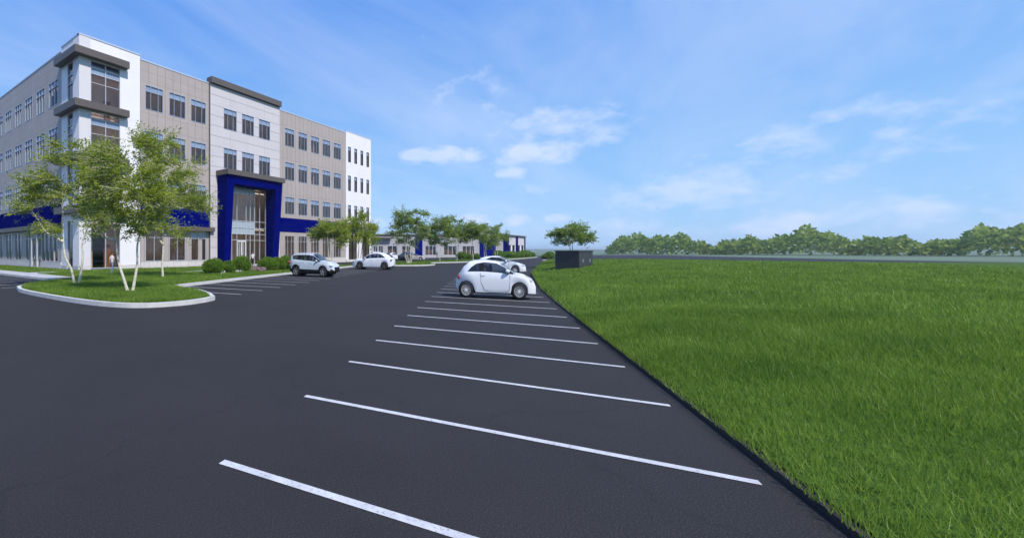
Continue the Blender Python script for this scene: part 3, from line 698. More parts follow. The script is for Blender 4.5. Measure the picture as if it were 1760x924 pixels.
# end pavilion facing the road
xe = 17.0
mb = MB(); g2 = [(1.0, 3.2, .3, 3.4), (4.4, 7.0, .3, 3.4), (9.8, 12.0, .3, 3.4), (13.4, 15.9, .3, 3.4)]
for r in rects_minus(0, xe, 0, 5.9, g2): mb.box(r[0], r[1], -.3, 0.04, r[2], r[3])
lput(mb, 'wall', M['white'], True)
clx = MB()
for (a, b, c, d) in g2:
    f = MB(); f.box(a, b, -.3, -.1, c, c+.1); f.box(a, b, -.3, -.1, d-.1, d); f.box((a+b)/2-.05, (a+b)/2+.05, -.3, -.1, c+.1, d-.1); o = lput(f, 'window', M['dark'], True)
    MB().box(a, b, -.2, -.17, c+.1, d-.1).build('pane', M['pane_side'], o)
for a, b in ((0, .5), (7.6, 9.2), (16.4, 17)): lput(MB().box(a, b, -.55, -.301, .05, 5.85), 'blue_panel', M['blue'], True)
for a, b in ((.55, 7.55), (9.25, 16.35)): lput(MB().box(a, b, -.36, -.302, 3.45, 5.85), 'panel', M['grey'], True)
lput(MB().box(-.75, -.0, -.5, .55, .05, 5.85), 'blue_panel', M['blue'], True)
lput(MB().box(-.9, xe+.2, -.75, .6, 5.91, 6.2), 'parapet_cap', M['brown'], True)
u_ = (A-O).normalized(); nrm = Vector((-u_.y, u_.x)); nrm = nrm if nrm.y > 0 else -nrm
q = [(0.05, .3), (xe-.05, .3), (xe-.05, 14), (u_.x*Lf+nrm.x*14, u_.y*Lf+nrm.y*14), (u_.x*Lf+nrm.x*4, u_.y*Lf+nrm.y*4), (nrm.x*4.5, nrm.y*4.5)]
lput(MB().prism([(x, y) for x, y in [(u_.x*Lf+nrm.x*.6, u_.y*Lf+nrm.y*.6), (nrm.x*.6-.2, nrm.y*.6), (xe, .3), (xe, 18), (u_.x*Lf+nrm.x*18, u_.y*Lf+nrm.y*18)]], 5.5, 5.85), 'roof', M['roof'], True)
lput(MB().box(xe-.3, xe, .05, 17, .05, 5.5), 'wall', M['siding'], True)

# ---------------------------------------------------------------- trees
ph_ = R(42.7); FW = Vector((math.cos(ph_), math.sin(ph_), 0)); RT = Vector((math.sin(ph_), -math.cos(ph_), 0))
def leaf_quads(P, T, size, rs):
    n = len(P); T = T/np.linalg.norm(T, axis=1, keepdims=True)
    r = rs.normal(size=(n, 3)); r[:, 2] *= .6; S_ = np.cross(T, r); S_ /= np.linalg.norm(S_, axis=1, keepdims=True)+1e-9
    s = size*rs.uniform(.6, 1.3, (n, 1)); V = np.empty((n, 4, 3))
    V[:, 0] = P; V[:, 1] = P+T*s*.5+S_*s*.30; V[:, 2] = P+T*s; V[:, 3] = P+T*s*.5-S_*s*.30
    return V.reshape(-1, 3), np.arange(n*4).reshape(-1, 4)
def make_tree(name, label, group, base, stems, blobs, ntw, lsize, seed, per=26, tw=.85, rad=.075, lm='leaf', depth=.9, flat_=.7, lift=.15):
    """stems: lists of (side, forward, height) metres from the base; blobs: (side, forward, height, r_side, r_h) crown masses"""
    rs = np.random.default_rng(seed); root = thing(name, label, 'tree', base, 0, group)
    def loc(s, f, h): return RT*s + FW*f + Vector((0, 0, h))
    tb = MB(); nodes = []
    for st in stems:
        pts = [loc(*p) for p in st]; fine = []
        for i in range(len(pts)-1):
            for k in range(5):
                p0 = pts[max(i-1, 0)]; p1 = pts[i]; p2 = pts[i+1]; p3 = pts[min(i+2, len(pts)-1)]; t = k/5
                fine.append(.5*((2*p1)+(-p0+p2)*t+(2*p0-5*p1+4*p2-p3)*t*t+(-p0+3*p1-3*p2+p3)*t**3))
        fine.append(pts[-1]); n = len(fine); rr = [rad*(1-.86*(i/(n-1))**.8)*(1.25 if i == 0 else 1) for i in range(n)]
        tb.tube(fine, rr, 8); nodes += [(fine[i], rr[i]) for i in range(n//4, n)]
    # limbs to points scattered through the crown masses, nearest node first, so the branching is a tree
    vol = np.array([b[3]*b[3]*b[4] for b in blobs])**.8; vol /= vol.sum(); nl = max(14, ntw//9); tips = []
    for b, vv in zip(blobs, vol):
        for _ in range(max(3, int(nl*vv))):
            d = rs.normal(size=3); d /= np.linalg.norm(d); q = rs.uniform(.25, 1)**.5*.86
            tips.append(loc(b[0]+d[0]*q*b[3], b[1]+d[1]*q*b[3]*depth, b[2]+d[2]*q*b[4]))
    cxy = sum((t for t in tips), Vector())/len(tips)
    tips.sort(key=lambda t: (t-Vector((cxy.x, cxy.y, t.z))).length); P = []; T = []; twn = 0
    lt = MB()
    for t in tips:
        cand = [(((t-n0[0]).length + max(0, n0[0].z-t.z)*1.2), n0) for n0 in nodes]
        n0 = min(cand, key=lambda c: c[0])[1]; a = n0[0]; dv = t-a; Ld = dv.length
        if Ld < .05: continue
        mid = a + dv*.5 + Vector((0, 0, -.10*Ld if dv.z > .3 else .12*Ld)) + Vector(rs.normal(0, .07*Ld, 3))
        pts = [a*(1-u)**2 + mid*2*u*(1-u) + t*u*u for u in (0, .25, .5, .75, 1)]; r0 = min(n0[1]*.62, .045)
        lt.tube(pts, [r0*(1-.2*i) + .004 for i in range(5)], 5, False); nodes += [(pts[2], r0*.65), (pts[3], r0*.45), (t, r0*.3)]
        out_ = Vector((t.x-cxy.x, t.y-cxy.y, 0)); out_ = out_.normalized() if out_.length > .1 else Vector((0, 0, 1))
        for k in range(max(1, ntw//len(tips))):
            u = rs.uniform(.35, 1.0); p = a*(1-u)**2 + mid*2*u*(1-u) + t*u*u
            d = (dv.normalized()*.45 + out_*.7 + Vector(rs.normal(0, .5, 3)) + Vector((0, 0, lift))).normalized(); d.z *= flat_
            ln = tw*rs.uniform(.5, 1.25); bend = Vector((0, 0, rs.uniform(-.25, .12)))*ln
            tp = [p, p+d*ln*.5+bend*.3, p+d*ln+bend]; lt.tube(tp, [.009, .006, .003], 3, False)
            m = per; uu = np.sort(rs.uniform(.1, 1.05, m))[:, None]
            a0, a1, a2 = (np.array(x) for x in tp); pos = a0*(1-uu)**2+a1*2*uu*(1-uu)+a2*uu*uu
            axis = (a2-a0)/ln; side = np.cross(axis, [0, 0, 1.]); side /= np.linalg.norm(side)+1e-9
            sg = np.where(np.arange(m) % 2 == 0, 1, -1)[:, None]
            dirs = axis*.7 + side*sg*.8 + rs.normal(0, .35, (m, 3)) + np.array([0, 0, -.08])
            pos = pos + side*sg*rs.uniform(0, lsize*.9, (m, 1)) + rs.normal(0, lsize*.45, (m, 3))
            P.append(pos); T.append(dirs)
    trunk = tb.build('trunk', M['bark'], root, smooth=True); lt.build('branches', M['bark'], root, smooth=True)
    V, F = leaf_quads(np.concatenate(P), np.concatenate(T), lsize, rs)
    put('crown', big_mesh('crown', V, F, M[lm]), root)
    return root
# crown masses are given in pixels of side / height at the tree's distance, turned into metres here
def px_blobs(D, px0, lst):
    k = D/759; return [((x-px0)*k, dz, 1.85+(431-y)*k, rx*k, ry*k) for (x, y, rx, ry, dz) in lst]
def px_stem(D, px0, lst, z0=.13):
    k = D/759; return [((x-px0)*k, f, max(0, 1.85+(431-y)*k - z0) if (i or y < 470) else 0) for i, (x, y, f) in enumerate(lst)]
G1 = 'pale barked trees on the front lawn'
D = 22.6
make_tree('birch_tree', 'leftmost twin stemmed birch on the lawn, its crown spreading over the building corner', G1, (9.6, 22.98, .12),
          [px_stem(D, 131, [(128, 488, 0), (123, 462, -.05), (114, 442, -.1), (109, 415, 0), (107, 380, .1), (104, 330, .2), (110, 285, .1)]),
           px_stem(D, 131, [(134, 487, .05), (138, 465, .1), (140, 440, .15), (139, 415, .2), (146, 385, .4), (150, 340, .5), (148, 290, .4)]),
           px_stem(D, 131, [(109, 415, 0), (98, 408, -.1), (82, 398, -.2), (72, 380, -.3), (60, 360, -.4)])],
          px_blobs(D, 131, [(112, 290, 36, 36, 0), (85, 330, 45, 30, -.2), (62, 362, 40, 22, -.4), (130, 330, 50, 42, .6), (150, 275, 34, 30, .8), (95, 395, 38, 18, -.3), (140, 385, 30, 22, .4), (72, 318, 38, 14, -.3), (150, 262, 24, 12, .5), (50, 330, 24, 10, 0), (165, 310, 30, 30, 1.0), (152, 318, 40, 36, .2), (112, 350, 42, 28, .3), (165, 358, 38, 28, .3), (120, 275, 34, 24, -.2)]), 930, .108, 11, per=24, tw=1.05)
D = 18.6
make_tree('birch_tree', 'central twin stemmed birch standing nearest the curved kerb of the lawn', G1, (9.39, 17.2, .12),
          [px_stem(D, 222, [(219, 501, 0), (212, 478, 0), (203, 452, .05), (199, 430, .1), (196, 400, .1), (186, 360, 0), (178, 310, -.1), (185, 262, 0)]),
           px_stem(D, 222, [(226, 500, .1), (230, 475, .15), (233, 450, .2), (233, 420, .2), (240, 385, .3), (250, 340, .3), (242, 290, .3), (236, 250, .2)]),
           px_stem(D, 222, [(196, 412, .1), (182, 408, .1), (168, 402, .1), (156, 385, 0), (148, 360, 0)])],
          px_blobs(D, 222, [(235, 268, 34, 34, 0), (195, 300, 52, 40, -.2), (262, 300, 48, 40, .2), (168, 345, 50, 34, .3), (222, 345, 58, 38, 0), (280, 345, 44, 34, .2), (190, 392, 48, 24, 0), (250, 390, 48, 24, .2), (220, 255, 40, 22, .2), (178, 272, 26, 24, .2), (270, 250, 20, 12, 0), (240, 242, 16, 9, 0), (222, 320, 62, 40, -.5), (208, 282, 44, 30, -.3), (225, 372, 46, 30, .2)]), 980, .095, 23, per=24, tw=.95)
D = 28.4
make_tree('birch_tree', 'single stemmed birch on the lawn behind the central one, nearest the shrubs', G1, (15.8, 24.7, .12),
          [px_stem(D, 280, [(280, 476, 0), (279, 455, 0), (280, 430, .05), (279, 405, .1), (281, 370, .1), (286, 320, 0), (284, 270, .1)]),
           px_stem(D, 280, [(280, 420, .05), (268, 405, 0), (255, 390, 0), (246, 365, .1)])],
          px_blobs(D, 280, [(284, 285, 44, 36, 0), (300, 325, 44, 36, .2), (262, 330, 40, 36, -.4), (318, 362, 34, 26, 0), (278, 378, 44, 24, 0), (252, 385, 26, 18, -.3), (318, 300, 26, 28, 0), (268, 262, 24, 18, 0), (290, 402, 32, 12, 0), (335, 345, 18, 12, 0), (285, 340, 48, 40, .6)]), 740, .125, 37, per=22, rad=.085, tw=1.25)
G2 = 'trees along the far side of the lot'
def far_tree(px, D, base_y, top, lo, half, seed, label, n=170, nst=2, lsz=.24, up=None, group=G2, lm='leaf2', loc=None):
    k = D/759; x, y = P2(D, px) if loc is None else loc
    zb = .12; h = 1.85+(431-top)*k; l = 1.85+(431-lo)*k; w_ = half*k; rs = np.random.default_rng(seed)
    st = []
    for i in range(nst):
        s = (i-(nst-1)/2); st.append([(s*.12, 0, 0), (s*.35, 0, l*.45), (s*.3+rs.normal(0, .1), rs.normal(0, .2), l), (s*.7, rs.normal(0, .3), (h+l)/2), (s*.5, 0, h*.92)])
    bl = [(0, 0, h-(h-l)*.24, w_*.42, (h-l)*.25), (0, 0, l+(h-l)*.5, w_*.55, (h-l)*.35)]
    for i in range(6):
        a = i/6*2*math.pi+rs.uniform(0, .8); bl.append((math.cos(a)*w_*.5, math.sin(a)*w_*.5, l+(h-l)*rs.uniform(.12, .72), w_*.46*(1.15-.25*i/6), (h-l)*.22))
    bl += [(-w_*.62, 0, l+(h-l)*.38, w_*.36, (h-l)*.16), (w_*.62, 0, l+(h-l)*.33, w_*.36, (h-l)*.16)]
    return make_tree('tree', label, group, (x, y, zb), st, bl, int(n*1.7), lsz*.85, seed, per=20, flat_=1.0, lift=.3, tw=w_*.38, rad=.07, lm=lm)
far_tree(568, 51.6, 456, 376, 425, 36, 41, 'small spreading tree in front of the blue band, behind the silver sport utility vehicle', 330, lsz=.19, lm='leaf')
far_tree(618, 53.8, 455, 368, 424, 38, 42, 'spreading tree in front of the white end bay, right behind the white sport utility vehicle', 330, lsz=.19, lm='leaf')
far_tree(703, 60.4, 453, 357, 424, 36, 43, 'tallest multi stemmed tree on the small kerbed island right of the building', 340, 4, lsz=.22)
far_tree(756, 69.9, 450, 371, 428, 32, 44, 'broad tree right of the tallest island tree, with a single thin stem', 260, 1)
far_tree(785, 74.6, 449, 369, 426, 28, 45, 'tree in the middle of the far row with two white stems', 230)
far_tree(813, 73.8, 449, 378, 428, 26, 46, 'dark tree right of the middle of the far row above the round shrubs', 220, 1)
far_tree(834, 83.0, 447, 380, 426, 26, 47, 'tree with a forked stem directly above the white hatchback roof', 200)
far_tree(853, 88.5, 446, 384, 430, 22, 48, 'rightmost and smallest tree of the far row beside the end pavilion', 170)
far_tree(984, 46, 448, 386, 424, 33, 49, 'tree at the far right rising behind the charcoal utility box', 230, lsz=.2)

# a far-off wood to the right that reads as one mass
rs = np.random.default_rng(99); n_ = 26000; th = rs.uniform(R(-50), R(6), n_); dd = rs.uniform(300, 360, n_)
hh = (7.5 + 2.4*np.sin(th*37) + 1.6*np.sin(th*91+1) + 1.0*np.sin(th*233))*np.sqrt(rs.uniform(0, 1, n_))
P_ = np.stack([dd*np.cos(th), dd*np.sin(th), hh], 1); T_ = rs.normal(size=(n_, 3)); V_, F_ = leaf_quads(P_, T_, 2.1, rs)
o = put('woods', big_mesh('woods', V_, F_, M['leaf2'])); o['kind'] = 'stuff'; o['label'] = 'distant belt of woodland along the horizon at the right'

# ---------------------------------------------------------------- shrubs and flowers
def shrub(x, y, z, r, h, seed, label, n=5200, ls=.075, group='round clipped shrubs', sub=None):
    rs = np.random.default_rng(seed); root = thing('shrub', label, 'shrub', (x, y, z), 0, group)
    core = MB().ell((0, 0, h*.47), (r*.86, r*.86, h*.45), 12, 8)
    core.v = [tuple(Vector(v)*(1+.12*noise.noise(Vector(v)*3+Vector((seed, 0, 0))))) for v in core.v]
    core.build('branches', M['soil'], root)
    d = rs.normal(size=(n, 3)); d /= np.linalg.norm(d, axis=1, keepdims=True)
    f = np.array([1+.20*noise.noise(Vector(v)*2.1+Vector((seed*1.7, 3, 1)))+.10*noise.noise(Vector(v)*5) for v in d])[:, None]
    P = d*f*rs.uniform(.84, 1.03, (n, 1)); P = P*[r, r, h*.52]; P[:, 2] += h*.48; k = P[:, 2] > 0
    T = d+rs.normal(0, .55, (n, 3)); T[:, 2] += .35
    V, F = leaf_quads(P[k], T[k], ls, rs); put('foliage', big_mesh('foliage', V, F, M['shrub']), root); return root
for i, (px, by, wpx, top, lab) in enumerate([(367, 471, 18, 445, 'leftmost big round shrub on the lawn before the entrance'),
        (392, 469.5, 11, 449, 'small round shrub at the foot of the left blue leg'),
        (415, 467, 16, 441, 'round shrub in front of the lobby glass left of the flower bed'),
        (461, 465.5, 17, 442, 'broad shrub right of the flower bed, under the right blue leg'),
        (477, 464.5, 14, 443, 'middle shrub of the clump right of the flower bed'),
        (492, 463.5, 12, 440, 'last shrub of the entrance row, touching the tail of the silver car')]):
    D = (1.85-.13)*759/(by-431); x, y = P2(D, px); k = D/759
    shrub(x, y, .12, wpx*k*1.02, (by-top)*k, 60+i, lab, 5200 if i != 1 else 3000, .085)
for i, (px, D, r, h, lab) in enumerate([(794, 92, .95, 1.5, 'yellow green shrub left of the far blue panel'), (805, 96, .6, 1.0, 'low shrub beside the yellow green one at the low building'), (818, 96, .7, 1.05, 'low shrub left of the far blue door panel'),
        (857, 104, 1.15, 1.75, 'round shrub below the plain end of the long facade'), (877, 112, 1.5, 1.6, 'first shrub under the pavilion windows'), (885, 113, 1.2, 1.4, 'second shrub under the pavilion windows'), (893, 114, 1.2, 1.5, 'third shrub under the pavilion windows'), (902, 118, 1.5, 1.9, 'large shrub past the pavilion corner'), (912, 124, 1.1, 1.3, 'loose shrub near the end of the far kerb'),
        (938, 104, .8, 1.0, 'grey green bush by the far road left of the utility box'), (945, 104, 1.0, 1.6, 'taller bush by the far road just left of the utility box')]):
    x, y = P2(D, px); shrub(x, y, 0 if i > 8 else .1, r, h, 80+i, lab, 1300, .2, 'shrubs at the low building and far road')
def flowers(name, label, pts, m, n, seed, h=.16):
    rs = np.random.default_rng(seed); P = []
    for (px, by, wpx, dpt) in pts:
        D = (1.85-.13)*759/(by-431); x, y = P2(D, px); a = rs.uniform(0, 6.28, n); q = np.sqrt(rs.uniform(0, 1, n)); s = q*np.cos(a)*wpx*D/759; f = q*np.sin(a)*dpt
        P.append(np.stack([x+RT.x*s+FW.x*f, y+RT.y*s+FW.y*f, .13+rs.uniform(.02, h, n)], 1))
    P = np.concatenate(P); T = rs.normal(size=P.shape); T[:, 2] = abs(T[:, 2])
    V, F = leaf_quads(P, T, .10, rs); o = put(name, big_mesh(name, V, F, m)); o['label'] = label; o['kind'] = 'stuff'
flowers('flower_bed', 'bed of pink and pale flowers in front of the entrance', [(443, 465.5, 15, 1.3), (438, 463, 9, .8), (450, 466.5, 8, .8)], M['petal'], 300, 5, .34)
flowers('flower_bed', 'bed leaves under the pink flowers in front of the entrance', [(441, 464.5, 14, 1.4)], M['shrub'], 500, 6, .22)
flowers('white_flowers', 'low white flowers between the round shrubs', [(385, 469.5, 4, .5), (405, 467.5, 4, .5), (411, 468.5, 5, .4), (383, 471, 4, .5)], M['petalw'], 60, 8, .2)

# ---------------------------------------------------------------- cars
SQ = .81
def lerp_tab(tab, x):
    for (a, p), (b, q) in zip(tab, tab[1:]):
        if x <= b: t = max(0, (x-a)/(b-a)); t = t*t*(3-2*t)*.35+t*.65; return p+(q-p)*t
    return tab[-1][1]
def make_car(name, label, group, spec, paint, loc, heading, detail=True):
    s = spec; L_ = s['L']; hw = s['W']/2; rootc = thing(name, label, 'car', (*loc, .006), heading, group)
    xr, xf, wr_ = s['xr'], s['xf'], s['wr']; Ra = wr_*1.13
    xs = {0.0, .04, .1, .18, .3, L_, L_-.04, L_-.1, L_-.18, L_-.3}
    for xc in (xr, xf):
        for k in range(13): xs.add(round(xc+Ra*math.cos(math.pi*k/12), 3))
    for k in range(1, 46): xs.add(round(L_*k/46, 3))
    for a in s['pillars'] + s['ws'] + s['rw']: xs.add(a)
    xs = sorted(xs); xs = [x for i, x in enumerate(xs) if i == 0 or x-xs[i-1] > .012 or x in s['pillars']]
    SN = []
    for x in xs:
        zt = lerp_tab(s['top'], x); zb = min(lerp_tab(s['belt'], x), zt-.03); zl = lerp_tab(s['low'], x)
        e = min(x, L_-x); rnd = s['round'][0 if x < L_/2 else 1]; tp = (1-max(0, 1-e/rnd)**2.6*.42)
        W_ = hw*tp
        arch = zl
        for xc in (xr, xf):
            if abs(x-xc) < Ra: arch = max(arch, wr_+math.sqrt(Ra*Ra-(x-xc)**2)*.98)
        gh = max(0, zt-zb); we = W_*(1-.30*min(1, gh/.5)**1.0*s.get('tumble', 1)) if gh > .04 else W_*.93
        ze = zt-.035-.02*min(1, gh/.3) if gh > .1 else zt-.015
        ze = max(ze, zb+.004)
        pt = [(0, zt), (we*.5, zt-.008), (we*.86, ze+(zt-ze)*.55), (we, ze)]
        wbt = W_*.955
        tq = .10
        if 'gt' in s and ze-zb > .02: tq = min(.92, max(.10, (ze-lerp_tab(s['gt'], x))/(ze-zb)))
        g1 = (we+(wbt-we)*tq, ze+(zb-ze)*tq); g2 = (we+(wbt-we)*.93, ze+(zb-ze)*.93)
        pt += [g1, g2, (wbt, zb)]
        rem = zb-arch
        for fz, fw in ((.10, .985), (.28, 1.0), (.5, 1.0), (.72, .99), (.88, .975), (1.0, .955)):
            pt.append((W_*fw, zb-rem*fz))
        SN.append(pt)
    np_ = len(SN[0]); cols = {}
    def add(key, quad): cols.setdefault(key, []).append(quad)
    inw = lambda m, a, b: a-1e-3 <= m <= b+1e-3
    for i in range(len(xs)-1):
        xm = (xs[i]+xs[i+1])/2
        for j in range(np_-1):
            k = 'body'
            hgt = SN[i][3][1]-SN[i][6][1]; hg2 = SN[i+1][3][1]-SN[i+1][6][1]
            if j <= 2 and inw(xm, *s['ws']): k = 'windshield' if j < 2 or True else 'body'
            if j <= 1 and inw(xm, *s['rw']): k = 'rear_window'
            if j == 4 and max(hgt, hg2) > .10 and inw(xm, s['pillars'][0], s['pillars'][-1]):
                k = 'side_window'
                for q in range(1, len(s['pillars'])-1, 2):
                    if inw(xm, s['pillars'][q], s['pillars'][q+1]): k = 'trim'
            if s.get('clad') and j >= np_-3: k = 'lower_cladding'
            if s.get('clad') and j >= np_-4 and (xm < .25 or xm > L_-.3): k = 'lower_cladding'
            for sgn in (1, -1):
                q = [(xs[i], sgn*SN[i][j][0], SN[i][j][1]), (xs[i+1], sgn*SN[i+1][j][0], SN[i+1][j][1]), (xs[i+1], sgn*SN[i+1][j+1][0], SN[i+1][j+1][1]), (xs[i], sgn*SN[i][j+1][0], SN[i][j+1][1])]
                if sgn > 0: q = q[::-1]
                add(k, q)
    for i, dr in ((0, -1), (len(xs)-1, 1)):
        for j in range(np_-1):
            p, q = SN[i][j], SN[i][j+1]; x = xs[i]
            f = [(x, p[0], p[1]), (x, -p[0], p[1]), (x, -q[0], q[1]), (x, q[0], q[1])]
            if dr < 0: f = f[::-1]
            add('body' if j < np_-4 or not s.get('clad') else 'lower_cladding', f)
    mats = {'body': paint, 'windshield': M['carglass'], 'rear_window': M['carglass'], 'side_window': M['carglass'], 'lower_cladding': M['plastic'], 'trim': M['plastic']}
    SQ = s.get('sq', .81)
    def T(p): return (((p[0]-L_/2)*SQ), p[1]*SQ, p[2])
    def emit(nm, faces, m, smooth=True, parent=None):
        bm = bmesh.new()
        for q in faces:
            vs = [bm.verts.new(T(v)) for v in q]
            bm.faces.new(vs)
        bmesh.ops.remove_doubles(bm, verts=bm.verts[:], dist=.0008)
        bmesh.ops.dissolve_degenerate(bm, dist=.0005, edges=bm.edges[:])
        bmesh.ops.recalc_face_normals(bm, faces=bm.faces[:])
        me = bpy.data.meshes.new(nm); bm.to_mesh(me); bm.free(); me.materials.append(m)
        if smooth: me.shade_smooth(); 
        return put(nm, me, parent or rootc)
    body = None
    for k in ('body', 'windshield', 'rear_window', 'side_window', 'lower_cladding', 'trim'):
        if k not in cols: continue
        if k == 'side_window':
            for sg in (1, -1):
                prs = s['pillars']
                for q in range(0, len(prs)-1, 2):
                    fs = [f for f in cols[k] if f[0][1]*sg > 0 and prs[q]-.01 <= sum(v[0] for v in f)/4 <= prs[q+1]+.01]
                    if fs: emit('side_window', fs, mats[k])
            continue
        o = emit(k, cols[k], mats[k])
        if k == 'body': body = o
    def ell(nm, c, r, m, parent=None, nu=12, nv=8):
        mb = MB().ell((0, 0, 0), r, nu, nv); mb.v = [T((v[0]+c[0], v[1]+c[1], v[2]+c[2])) for v in mb.v]; return mb.build(nm, m, parent or rootc, smooth=True)
    def bx(nm, a, m, parent=None):
        mb = MB().box(*a); mb.v = [T(v) for v in mb.v]; return mb.build(nm, m, parent or rootc)
    # insides and underside
    bx('underbody', (.25, L_-.3, -hw*.62, hw*.62, .2, s['sill']+.12), M['plastic'])
    for xc in (xr, xf):
        mb = MB(); n = 18
        mb.tube([(xc, -hw*.86, wr_+.02), (xc, hw*.86, wr_+.02)], [Ra*.97]*2, 20); mb.v = [T(v) for v in mb.v]; mb.build('wheel_housing', M['plastic'], rootc)
    zs_ = lerp_tab(s['belt'], L_/2)
    for xx in s['seats']:
        for yy in (-hw*.42, hw*.42):
            mb = MB(); mb.hexa([(xx-.12, yy-.23, .45), (xx+.1, yy-.23, .45), (xx+.1, yy+.23, .45), (xx-.12, yy+.23, .45), (xx-.24, yy-.2, zs_+.08), (xx-.12, yy-.2, zs_+.08), (xx-.12, yy+.2, zs_+.08), (xx-.24, yy+.2, zs_+.08)]); mb.v = [T(v) for v in mb.v]
            o = mb.build('seat', M['seat'], rootc); ell('headrest', (xx-.16, yy, zs_+.2), (.08, .14, .13), M['seat'], o)
    bx('interior_floor', (.5, s['ws'][1], -hw*.8, hw*.8, s['sill']+.1, s['sill']+.45), M['seat'])
    # wheels
    tyre = MB(); prof = [(.62, .085), (.66, .1), (.93, .1), (.99, .075), (1.0, .03), (1.0, -.03), (.99, -.075), (.93, -.1), (.66, -.1)]
    nn = 32
    for a in range(nn):
        th = 2*math.pi*a/nn
        for (r, y) in prof: tyre.v.append((r*wr_*math.cos(th)*SQ, y*SQ, r*wr_*math.sin(th)))
    m_ = len(prof)
    for a in range(nn):
        for j in range(m_-1):
            b = (a+1) % nn; tyre.f.append((a*m_+j, a*m_+j+1, b*m_+j+1, b*m_+j))
    tme = tyre.mesh('wheel', M['rubber'], True)
    rim = MB(); r0 = .70*wr_
    for a in range(nn):      # rim ring
        t0, t1 = 2*math.pi*a/nn, 2*math.pi*(a+1)/nn
        for (ra, rb, ya, yb) in ((r0, r0*.90, -.098, -.092), (r0*.90, r0*.88, -.092, -.03)):
            b = len(rim.v); rim.v += [(ra*math.cos(t0), ya, ra*math.sin(t0)), (ra*math.cos(t1), ya, ra*math.sin(t1)), (rb*math.cos(t1), yb, rb*math.sin(t1)), (rb*math.cos(t0), yb, rb*math.sin(t0))]; rim.f.append((b, b+1, b+2, b+3))
    ns = s['spokes']; sw_ = s['spoke_w']
    for a in range(ns):
        t0 = 2*math.pi*a/ns+.2; c_, s_ = math.cos(t0), math.sin(t0)
        for (ra, rb, wa, wb) in ((.16*r0, .94*r0, sw_*.8, sw_),):
            b = len(rim.v)
            for (r, w2, y) in ((ra, wa, -.088), (rb, wb, -.094), (rb, wb, -.06), (ra, wa, -.05)):
                rim.v += [(r*c_-w2*s_, y, r*s_+w2*c_), (r*c_+w2*s_, y, r*s_-w2*c_)]
            rim.f += [(b, b+1, b+3, b+2), (b+2, b+3, b+5, b+4), (b, b+2, b+4, b+6), (b+1, b+7, b+5, b+3)]
    rim.tube([(0, -.095, 0), (0, -.03, 0)], [.2*r0, .24*r0], 16)
    rim.v = [(v[0]*SQ, v[1]*SQ, v[2]) for v in rim.v]; rme = rim.mesh('rim', s['rim'])
    disc = MB().tube([(0, -.045, 0), (0, .05, 0)], [r0*.9, r0*.9], 24); disc.v = [(v[0]*SQ, v[1]*SQ, v[2]) for v in disc.v]; dme = disc.mesh('brake_disc', M['plastic'])
    for xc in (xr, xf):
        for sg in (-1, 1):
            wl = put('wheel', tme, rootc, T((xc, sg*(hw-.115), wr_)), 0 if sg < 0 else math.pi)
            put('rim', rme, wl); put('brake_disc', dme, wl)
    for sg in (-1, 1):
        x, y, z, rx, ry, rz_ = s['tail']; ell('tail_light', (x, sg*y, z), (rx, ry, rz_), M['red'])
        x, y, z, rx, ry, rz_ = s['head']; ell('headlight', (x, sg*y, z), (rx, ry, rz_), M['lamp'])
        x, z = s['mirror']; mr_ = ell('wing_mirror', (x, sg*(hw+.06), z+.03), (.10, .10, .075), s.get('mirror_m', paint), None); ell('mirror_foot', (x+.02, sg*(hw-.0), z-.05), (.05, .08, .05), M['plastic'], mr_)
        for (hx, hz) in s['handles']:
            ell('door_handle', (hx, sg*(hw*.995), hz), (.10, .022, .014), M['seam'], None, 8, 6)
        # shut lines following the flank
        sm = MB()
        for pth in s['seams']:
            for (p, q) in zip(pth, pth[1:]):
                a = Vector((p[0], sg*(hw*1.0+.0015), p[1])); b = Vector((q[0], sg*(hw*1.0+.0015), q[1])); sm.tube([a, b], [.0065, .0065], 4, False)
        if detail: sm.v = [T(v) for v in sm.v]; sm.build('shut_line', M['seam'], rootc)
    g = s['grille']; bx('grille', (L_-.04, L_+.012, -g[0], g[0], g[1], g[2]), M['plastic'])
    bx('number_plate', (-.012, .01, -.25, .25, g[3], g[3]+.11), M['whitecloth'])
    if s.get('rails'):
        for sg in (-1, 1):
            mb = MB().tube([(s['rails'][0], sg*hw*.62, s['rails'][2]-.02), (s['rails'][0]+.15, sg*hw*.62, s['rails'][2]+.04), (s['rails'][1]-.15, sg*hw*.62, s['rails'][2]+.04), (s['rails'][1], sg*hw*.62, s['rails'][2]-.03)], [.018]*4, 6)
            mb.v = [T(v) for v in mb.v]; mb.build('roof_rail', M['rim'], rootc)
    return rootc
